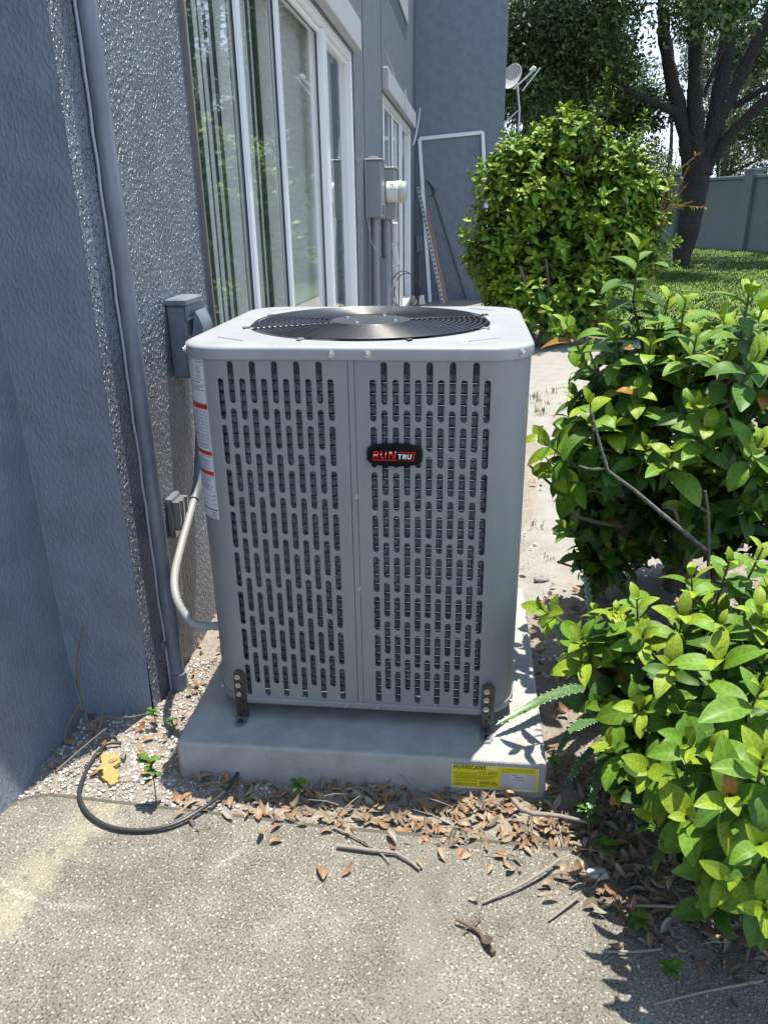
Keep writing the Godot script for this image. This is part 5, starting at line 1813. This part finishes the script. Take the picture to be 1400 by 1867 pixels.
func twig(called: String, pts: Array, r0: float, r1: float, label: String, cat := "twig", mat: Material = null) -> Node3D:
	var t := thing(called, label, cat)
	limb(t, "stick", pts, r0, r1, mat if mat else mats.twig, 7)
	return t

func build_litter() -> void:
	var tx := leaf_texture()
	var cols := [Color(0.27, 0.165, 0.09), Color(0.33, 0.25, 0.165), Color(0.20, 0.16, 0.12), Color(0.29, 0.26, 0.215), Color(0.30, 0.145, 0.07), Color(0.12, 0.09, 0.065)]
	var words := ["reddish-brown", "tan", "brown-grey", "bleached grey", "orange-brown", "dark brown"]
	var lm := []
	for c in cols:
		var m := M(c.r * 1.15, c.g * 1.15, c.b * 1.15, 0.55)
		m.albedo_texture = tx
		lm.append(m)
	var me := [leaf_mesh(0.38, 1.7, 0.35, 7), leaf_mesh(0.32, 0.9, 0.6, 7), leaf_mesh(0.42, -1.2, 0.2, 7)]
	var n := 0
	var tries := 0
	var xs := []
	var cs := []
	while n < 1500 and tries < 40000:
		tries += 1
		var x := rng.randf_range(-0.66, 0.66)
		var z := rng.randf_range(-1.60, -0.82)
		if z > litter_edge(x) + rng.randfn() * 0.035 - 0.008:
			continue
		if z < -1.475 and x < 0.24:
			continue
		if x < -0.45 and rng.randf() < 0.5:
			continue
		n += 1
		var k: int = [1, 0, 2, 4, 1, 3, 0, 2, 5, 1][rng.randi() % 10]
		if x > 0.3 and rng.randf() < 0.6:
			k = [2, 3, 5, 1][rng.randi() % 4]
		var ln := rng.randf_range(0.022, 0.046)
		var own := n > 1500 - 270
		var tf := lay_leaf(Vector3(x, soil_y(x, z) + 0.003 + (0.020 if own else 0.010) * rng.randf() + (0.014 if z > -1.335 else 0.0), z), ln, 0.42 if own else 0.25)
		if own:
			var where := nearest_mark(x, z)
			var big := "larger" if ln > 0.039 else ("small" if ln < 0.031 else "middling")
			var o := obj("dry_leaf", me[rng.randi() % 3], lm[k])
			o.transform = tf
			tag(o, "%s %s dry leaf lying %s" % [big, words[k], where], "dry leaf", "%s %s dry leaves %s" % [big, words[k], where])
		else:
			xs.append(tf)
			cs.append(cols[k] * rng.randf_range(0.7, 1.15))
	var mm := M(1.1, 1.1, 1.1, 0.6)
	mm.albedo_texture = tx
	mm.vertex_color_use_as_albedo = true
	tag(multi("leaf_litter", me[1], mm, xs, cs), "bed of small brown dry leaves between the pad and the concrete walk", "leaf litter")
	# leaves lying singly on the walk
	for q in [[-0.409, -1.254, 0.042, 0, "single reddish-brown leaf on the walk near the black cable"], [-0.272, -1.166, 0.062, 0, "long orange-brown leaf alone on the middle of the walk"], [-0.235, -1.181, 0.036, 4, "short brown leaf just right of the long leaf on the walk"], [-0.067, -1.215, 0.034, 1, "tan leaf on the walk below the forked twig"], [0.085, -1.262, 0.05, 0, "broad brown leaf at the litter's edge on the walk"], [0.03, -1.15, 0.03, 3, "small pale leaf on the walk left of the long twig"], [0.054, -1.066, 0.045, 5, "dark curled leaf caught on the knobbly twig"]]:
		var o := obj("fallen_leaf", me[q[3] % 3], lm[q[3]])
		o.transform = lay_leaf(Vector3(q[0], 0.030, q[1]), q[2], 0.3)
		tag(o, q[4], "dry leaf")
	# debris on the soil beside the path and behind
	xs = []
	cs = []
	for i in 1100:
		var x := rng.randf_range(0.22, 1.3)
		var z := rng.randf_range(-2.75, -1.5) if i < 950 else rng.randf_range(-4.2, -2.6)
		if z < -2.5 and x < 0.9 and rng.randf() < 0.75:
			continue
		xs.append(lay_leaf(Vector3(x, 0.018 + 0.012 * rng.randf(), z), rng.randf_range(0.02, 0.05), 0.5))
		cs.append(cols[rng.randi() % 6] * rng.randf_range(0.8, 1.2))
	for i in 160:
		xs.append(lay_leaf(Vector3(rng.randf_range(-1.07, -0.72), 0.014 + 0.01 * rng.randf(), rng.randf_range(-2.3, -1.45)), rng.randf_range(0.015, 0.04), 0.5))
		cs.append(cols[rng.randi() % 6] * rng.randf_range(0.8, 1.2))
	tag(multi("soil_debris", me[2], mm, xs, cs), "bits of dry leaf scattered on the bare soil around the pad and shrubs", "leaf litter")

func build_gravel() -> void:
	var b := MB.new()
	var pts := []
	for i in 12:
		pts.append(unit())
	var sph := []
	for i in 5:
		var r := []
		for j in 8:
			var a := TAU * (j % 7) / 7.0
			var t := PI * (i + 0.001) / 4.0
			r.append(Vector3(sin(t) * cos(a), cos(t) * 0.7, sin(t) * sin(a)) * (1.0 + 0.18 * sin(i * 3.7 + (j % 7) * 2.3)))
		sph.append(r)
	b.grid(sph, Vector3.ZERO, true)
	var st := b.mesh()
	var xs := []
	var cs := []
	for i in 5200:
		var x := rng.randf_range(-1.07, -0.44)
		var z := rng.randf_range(-2.0, -1.345)
		if x > -0.72 and (z < -1.47 or rng.randf() < 0.55):
			continue
		var s := 0.0022 + 0.0042 * pow(rng.randf(), 2.2)
		xs.append(Transform3D(Basis(unit(), rng.randf() * TAU).scaled(Vector3(s, s * 0.75, s)), Vector3(x, soil_y(x, z) + s * 0.3, z)))
		var k := rng.randf_range(0.22, 0.62)
		cs.append(Color(k, k * 0.98, k * 0.93))
	var m := M(1, 1, 1, 0.75)
	m.vertex_color_use_as_albedo = true
	tag(multi("gravel", st, m, xs, cs), "loose pale gravel on the soil between the house wall and the pad", "gravel")
	# coarse aggregate proud of the walk's surface
	xs = []
	cs = []
	for i in 3200:
		var x := rng.randf_range(-1.06, 0.62)
		var z := rng.randf_range(-1.33, -0.55)
		if x > 0.3 and z < -1.25 + (x - 0.3) * 0.8:
			continue
		var s := 0.0010 + 0.0024 * pow(rng.randf(), 3.0)
		xs.append(Transform3D(Basis(unit(), rng.randf() * TAU).scaled(Vector3(s, s * 0.6, s)), Vector3(x, 0.0222, z)))
		var k := rng.randf_range(0.10, 0.50)
		cs.append(Color(k, k * 0.97, k * 0.91))
	tag(multi("aggregate", st, m, xs, cs), "small stones set in the surface of the concrete walk", "aggregate")
	# light stones and chips strewn on soil behind the pad
	xs = []
	cs = []
	for i in 900:
		var x := rng.randf_range(0.24, 1.2)
		var z := rng.randf_range(-3.2, -1.9)
		var s := 0.002 + 0.007 * pow(rng.randf(), 3.0)
		xs.append(Transform3D(Basis(unit(), rng.randf() * TAU).scaled(Vector3(s, s * 0.7, s)), Vector3(x, 0.012 + s * 0.3, z)))
		var k := rng.randf_range(0.25, 0.6)
		cs.append(Color(k, k * 0.96, k * 0.9))
	tag(multi("soil_stones", st, m, xs, cs), "small pale stones on the bare soil right of the pad", "gravel")

func seedling(called: String, label: String, base: Vector3, h: float, pairs: int, leaf: float, lean := Vector3.ZERO) -> void:
	var t := thing(called, label, "weed", base)
	var top := Vector3(0, h, 0) + lean
	var s := MB.new()
	s.tube([Vector3.ZERO, top * 0.5 + Vector3(0.004, 0, 0), top], [0.0018, 0.0014, 0.001], 5)
	obj("stem", s, M(0.16, 0.10, 0.05, 0.7), t)
	for i in pairs:
		for k in 2:
			var a := i * 2.4 + k * PI + rng.randf() * 0.4
			var y := Vector3(cos(a), 0.25 + 0.5 * (1.0 - float(i) / pairs), sin(a)).normalized()
			var z := (Vector3.UP - y * y.y).normalized()
			var o := obj("leaf", leaf_meshes[k], leaf_mats[1 + (i + k) % 2], t)
			o.transform = Transform3D(Basis(y.cross(z), y, z).scaled(Vector3.ONE * leaf * rng.randf_range(0.75, 1.15)), top - top * 0.07 * i)

func build_small_things() -> void:
	var cb := MB.new()
	var crv := Curve3D.new()
	var cp := [Vector3(-0.894, 0.016, -1.565), Vector3(-0.93, 0.02, -1.553), Vector3(-0.936, 0.022, -1.481), Vector3(-0.924, 0.024, -1.402), Vector3(-0.9, 0.034, -1.348), Vector3(-0.851, 0.032, -1.296), Vector3(-0.782, 0.031, -1.263), Vector3(-0.702, 0.031, -1.261), Vector3(-0.634, 0.033, -1.287), Vector3(-0.582, 0.034, -1.347), Vector3(-0.557, 0.02, -1.417), Vector3(-0.55, 0.01, -1.5)]
	for i in cp.size():
		var tg: Vector3 = (cp[mini(i + 1, cp.size() - 1)] - cp[maxi(i - 1, 0)]) * 0.17
		crv.add_point(cp[i], -tg, tg)
	var pts := []
	for i in 61:
		pts.append(crv.sample_baked(crv.get_baked_length() * i / 60.0, true))
	cb.tube(pts, 0.0048, 10)
	tag(obj("black_cable", cb, M(0.035, 0.037, 0.04, 0.38)), "black cable looping over the corner of the concrete walk", "cable")
	var yp := MB.new()
	var py := PackedVector2Array()
	for q in [[-0.928, -1.510], [-0.902, -1.525], [-0.878, -1.518], [-0.863, -1.492], [-0.875, -1.472], [-0.848, -1.452], [-0.838, -1.420], [-0.851, -1.409], [-0.878, -1.426], [-0.910, -1.457], [-0.908, -1.478]]:
		py.append(Vector2(q[0], q[1]))
	# worn edge
	var fine := PackedVector2Array()
	for i in py.size():
		var a := py[i]
		var b := py[(i + 1) % py.size()]
		for k in 5:
			fine.append(a.lerp(b, k / 5.0) + Vector2(rng.randf_range(-0.003, 0.003), rng.randf_range(-0.003, 0.003)))
	yp.slab(fine, 0.008, 0.019)
	tag(obj("paint_flake", yp, relief(triplanar(M(0.52, 0.39, 0.14, 0.8), Vector3.ONE * 5), mats.soil.heightmap_texture, 0.5)), "yellow dried paint patch lying on the gravel beside the black cable", "paint patch")
	twig("forked_twig", [Vector3(-0.258, 0.030, -1.259), Vector3(-0.177, 0.031, -1.251), Vector3(-0.123, 0.031, -1.248), Vector3(-0.072, 0.029, -1.212)], 0.0058, 0.003, "longest grey stick on the walk in front of the pad's middle")
	twig("thin_twig", [Vector3(-0.279, 0.028, -1.313), Vector3(-0.219, 0.030, -1.286), Vector3(-0.165, 0.029, -1.252), Vector3(-0.138, 0.028, -1.224)], 0.003, 0.0018, "thin brown twig crossing the longest grey stick")
	twig("straight_twig", [Vector3(0.06, 0.028, -1.142), Vector3(0.151, 0.036, -1.195), Vector3(0.224, 0.042, -1.255)], 0.0026, 0.0042, "straight grey twig pointing up into the litter right of the walk's middle")
	twig("short_twig", [Vector3(0.188, 0.028, -1.113), Vector3(0.254, 0.032, -1.171)], 0.002, 0.0032, "short grey twig on the walk beside the leaf shadows")
	var kt := twig("knobbly_twig", [Vector3(0.006, 0.034, -1.092), Vector3(0.048, 0.030, -1.075), Vector3(0.064, 0.029, -1.05), Vector3(0.079, 0.029, -1.029)], 0.0024, 0.0052, "knobbly brown twig with a dark leaf on the right of the walk", "twig", M(0.11, 0.075, 0.05, 0.8))
	limb(kt, "stick", [Vector3(0.022, 0.034, -1.07), Vector3(0.04, 0.032, -1.086), Vector3(0.056, 0.03, -1.105)], 0.0018, 0.0014, M(0.11, 0.075, 0.05, 0.8), 5)
	twig("pale_stick", [Vector3(0.132, 0.06, -1.402), Vector3(0.161, 0.055, -1.371), Vector3(0.222, 0.055, -1.368), Vector3(0.30, 0.05, -1.358)], 0.007, 0.004, "pale broken stick in the litter under the pad's right corner")
	twig("long_twig", [Vector3(0.354, 0.03, -0.957), Vector3(0.446, 0.031, -0.988), Vector3(0.559, 0.032, -1.02)], 0.002, 0.003, "thin reddish twig in the leaf shadows at the lower right")
	twig("straight_stick", [Vector3(0.343, 0.035, -1.156), Vector3(0.41, 0.037, -1.16), Vector3(0.477, 0.036, -1.162)], 0.003, 0.004, "straight grey stick lying under the near shrub")
	twig("grey_twig", [Vector3(0.284, 0.03, -1.053), Vector3(0.34, 0.031, -1.057), Vector3(0.392, 0.033, -1.066)], 0.0022, 0.003, "thin grey twig at the edge of the walk under the near shrub's shadow")
	var i := 0
	for k in 34:
		var x := rng.randf_range(-0.3, 0.55)
		var z := rng.randf_range(-1.46, litter_edge(x) + 0.03)
		var a := rng.randf() * TAU
		var l := rng.randf_range(0.03, 0.11)
		var p := Vector3(x, 0.035, z)
		var q := p + Vector3(cos(a), 0.05, sin(a) * 0.7) * l
		var o := MB.new()
		o.tube([p, p.lerp(q, 0.5) + Vector3(rng.randf_range(-0.006, 0.006), 0.004, 0), q], [0.0014, 0.0012, 0.0008], 5)
		tag(obj("litter_twig", o, mats.twig), "%s hair-thin twig %s" % ["long" if l > 0.075 else ("short" if l < 0.05 else "middling"), nearest_mark(x, z)], "twig", "%s hair-thin twigs %s" % ["long" if l > 0.075 else ("short" if l < 0.05 else "middling"), nearest_mark(x, z)])
	# dry vine in the recess of the wall
	var v := thing("dry_vine", "leafless brown vine sprawled from a hole in the wall corner onto the soil", "dry plant")
	for q in [[Vector3(-1.045, 0.145, -1.655), Vector3(-1.02, 0.09, -1.63), Vector3(-0.99, 0.035, -1.58), Vector3(-0.955, 0.02, -1.52)], [Vector3(-1.02, 0.10, -1.62), Vector3(-1.04, 0.05, -1.55), Vector3(-1.0, 0.02, -1.50)], [Vector3(-0.99, 0.05, -1.6), Vector3(-0.96, 0.06, -1.62), Vector3(-0.90, 0.05, -1.63), Vector3(-0.84, 0.05, -1.66)], [Vector3(-1.01, 0.02, -1.44), Vector3(-0.98, 0.035, -1.5), Vector3(-0.93, 0.06, -1.57)], [Vector3(-0.955, 0.03, -1.55), Vector3(-0.95, 0.09, -1.6), Vector3(-0.955, 0.13, -1.62)], [Vector3(-1.03, 0.12, -1.64), Vector3(-1.035, 0.2, -1.66), Vector3(-1.01, 0.3, -1.68)]]:
		limb(v, "stem", q, 0.0035, 0.0014, M(0.16, 0.125, 0.095, 0.85), 6)
	seedling("seedling", "green seedling with paired leaves growing from the gravel beside the pad", Vector3(-0.715, 0.01, -1.36), 0.135, 7, 0.032)
	seedling("small_weed", "small yellow-green weed at the foot of the drain pipe", Vector3(-0.83, 0.01, -1.64), 0.06, 5, 0.02)
	seedling("small_weed", "low dark green weed between the drain pipe and the pad", Vector3(-0.775, 0.01, -1.63), 0.04, 4, 0.018)
	seedling("sprig_weed", "bright green sprig growing from the litter in front of the pad", Vector3(-0.379, 0.01, -1.425), 0.035, 4, 0.030)
	for q in [[0.30, -1.38, 0.05, 0.038, "bright green weed in the litter below the dark aloe"], [0.325, -1.30, 0.03, 0.03, "low clover-like weed left of the near shrub"], [0.36, -1.12, 0.03, 0.028, "two-leaved weed under the near shrub's lower leaves"], [0.40, -1.02, 0.03, 0.026, "small round-leaved weed by the walk's right edge"], [0.245, -1.56, 0.03, 0.024, "tiny weed beside the pad's right side"]]:
		seedling("shade_weed", q[4], Vector3(q[0], 0.015, q[1]), q[2], 4, q[3])
	for q in [["grey_stone", Vector3(0.30, 0.02, -2.62), 0.03, "dark grey stone on the soil right of the unit"], ["blue_chip", Vector3(0.30, 0.03, -1.235), 0.024, "pale flat chip of rubbish in the litter under the near shrub"]]:
		var b := MB.new()
		var rows := []
		for a in 7:
			var r := []
			for c in 11:
				var th := TAU * (c % 10) / 10.0
				var ph := PI * (a + 0.001) / 6.0
				r.append(q[1] + Vector3(sin(ph) * cos(th), cos(ph) * 0.4, sin(ph) * sin(th) * 0.7) * q[2] * (1.0 + 0.15 * sin(a * 2.1 + (c % 10) * 1.9)))
			rows.append(r)
		b.grid(rows, q[1], true)
		tag(obj(q[0], b, M(0.22, 0.23, 0.24, 0.8) if i == 0 else M(0.42, 0.46, 0.47, 0.6)), q[3], "stone" if i == 0 else "rubbish")
		i += 1

# ---------------------------------------------------------------- assembly
func _ready() -> void:
	rng.seed = 20240611
	var cam := Camera3D.new()
	cam.name = "camera"
	add_child(cam)
	cam.transform = Transform3D(Basis(Vector3(0.9938, -0.0140, -0.1070), Vector3(-0.0270, 0.9280, -0.3710), Vector3(0.1050, 0.3710, 0.9230)).orthonormalized(), EYE)
	cam.fov = rad_to_deg(2.0 * atan(933.5 / 1380.0))
	cam.near = 0.05
	cam.far = 300.0
	var we := WorldEnvironment.new()
	we.name = "environment"
	var env := Environment.new()
	var sky := Sky.new()
	var sm := ProceduralSkyMaterial.new()
	sm.sky_top_color = Color(0.585, 0.68, 0.815)
	sm.sky_horizon_color = Color(0.88, 0.92, 0.96)
	sm.sky_curve = 0.14
	sm.ground_bottom_color = Color(0.32, 0.33, 0.30)
	sm.ground_horizon_color = Color(0.62, 0.68, 0.72)
	sm.sky_energy_multiplier = 1.12
	sky.sky_material = sm
	env.sky = sky
	env.background_mode = Environment.BG_SKY
	env.tonemap_mode = Environment.TONE_MAPPER_LINEAR
	env.tonemap_exposure = 1.74
	env.sdfgi_enabled = true
	env.ssao_enabled = true
	env.ssil_enabled = true
	we.environment = env
	add_child(we)
	var sun := DirectionalLight3D.new()
	sun.name = "sun"
	add_child(sun)
	sun.look_at_from_position(Vector3(0.108, 1.0, -0.184) * 30.0, Vector3.ZERO, Vector3.BACK)
	sun.light_color = Color(1.0, 0.965, 0.91)
	sun.light_energy = 1.6
	sun.light_angular_distance = 0.5
	sun.shadow_enabled = true
	make_surfaces()
	make_leaf_kit()
	build_ground()
	build_house()
	build_fence()
	build_trees()
	build_lawn_grass()
	build_unit()
	build_pad()
	build_wall_fittings()
	build_meters()
	build_wing_clutter()
	build_dish()
	build_shrubs()
	build_aloes()
	build_gravel()
	build_litter()
	build_small_things()
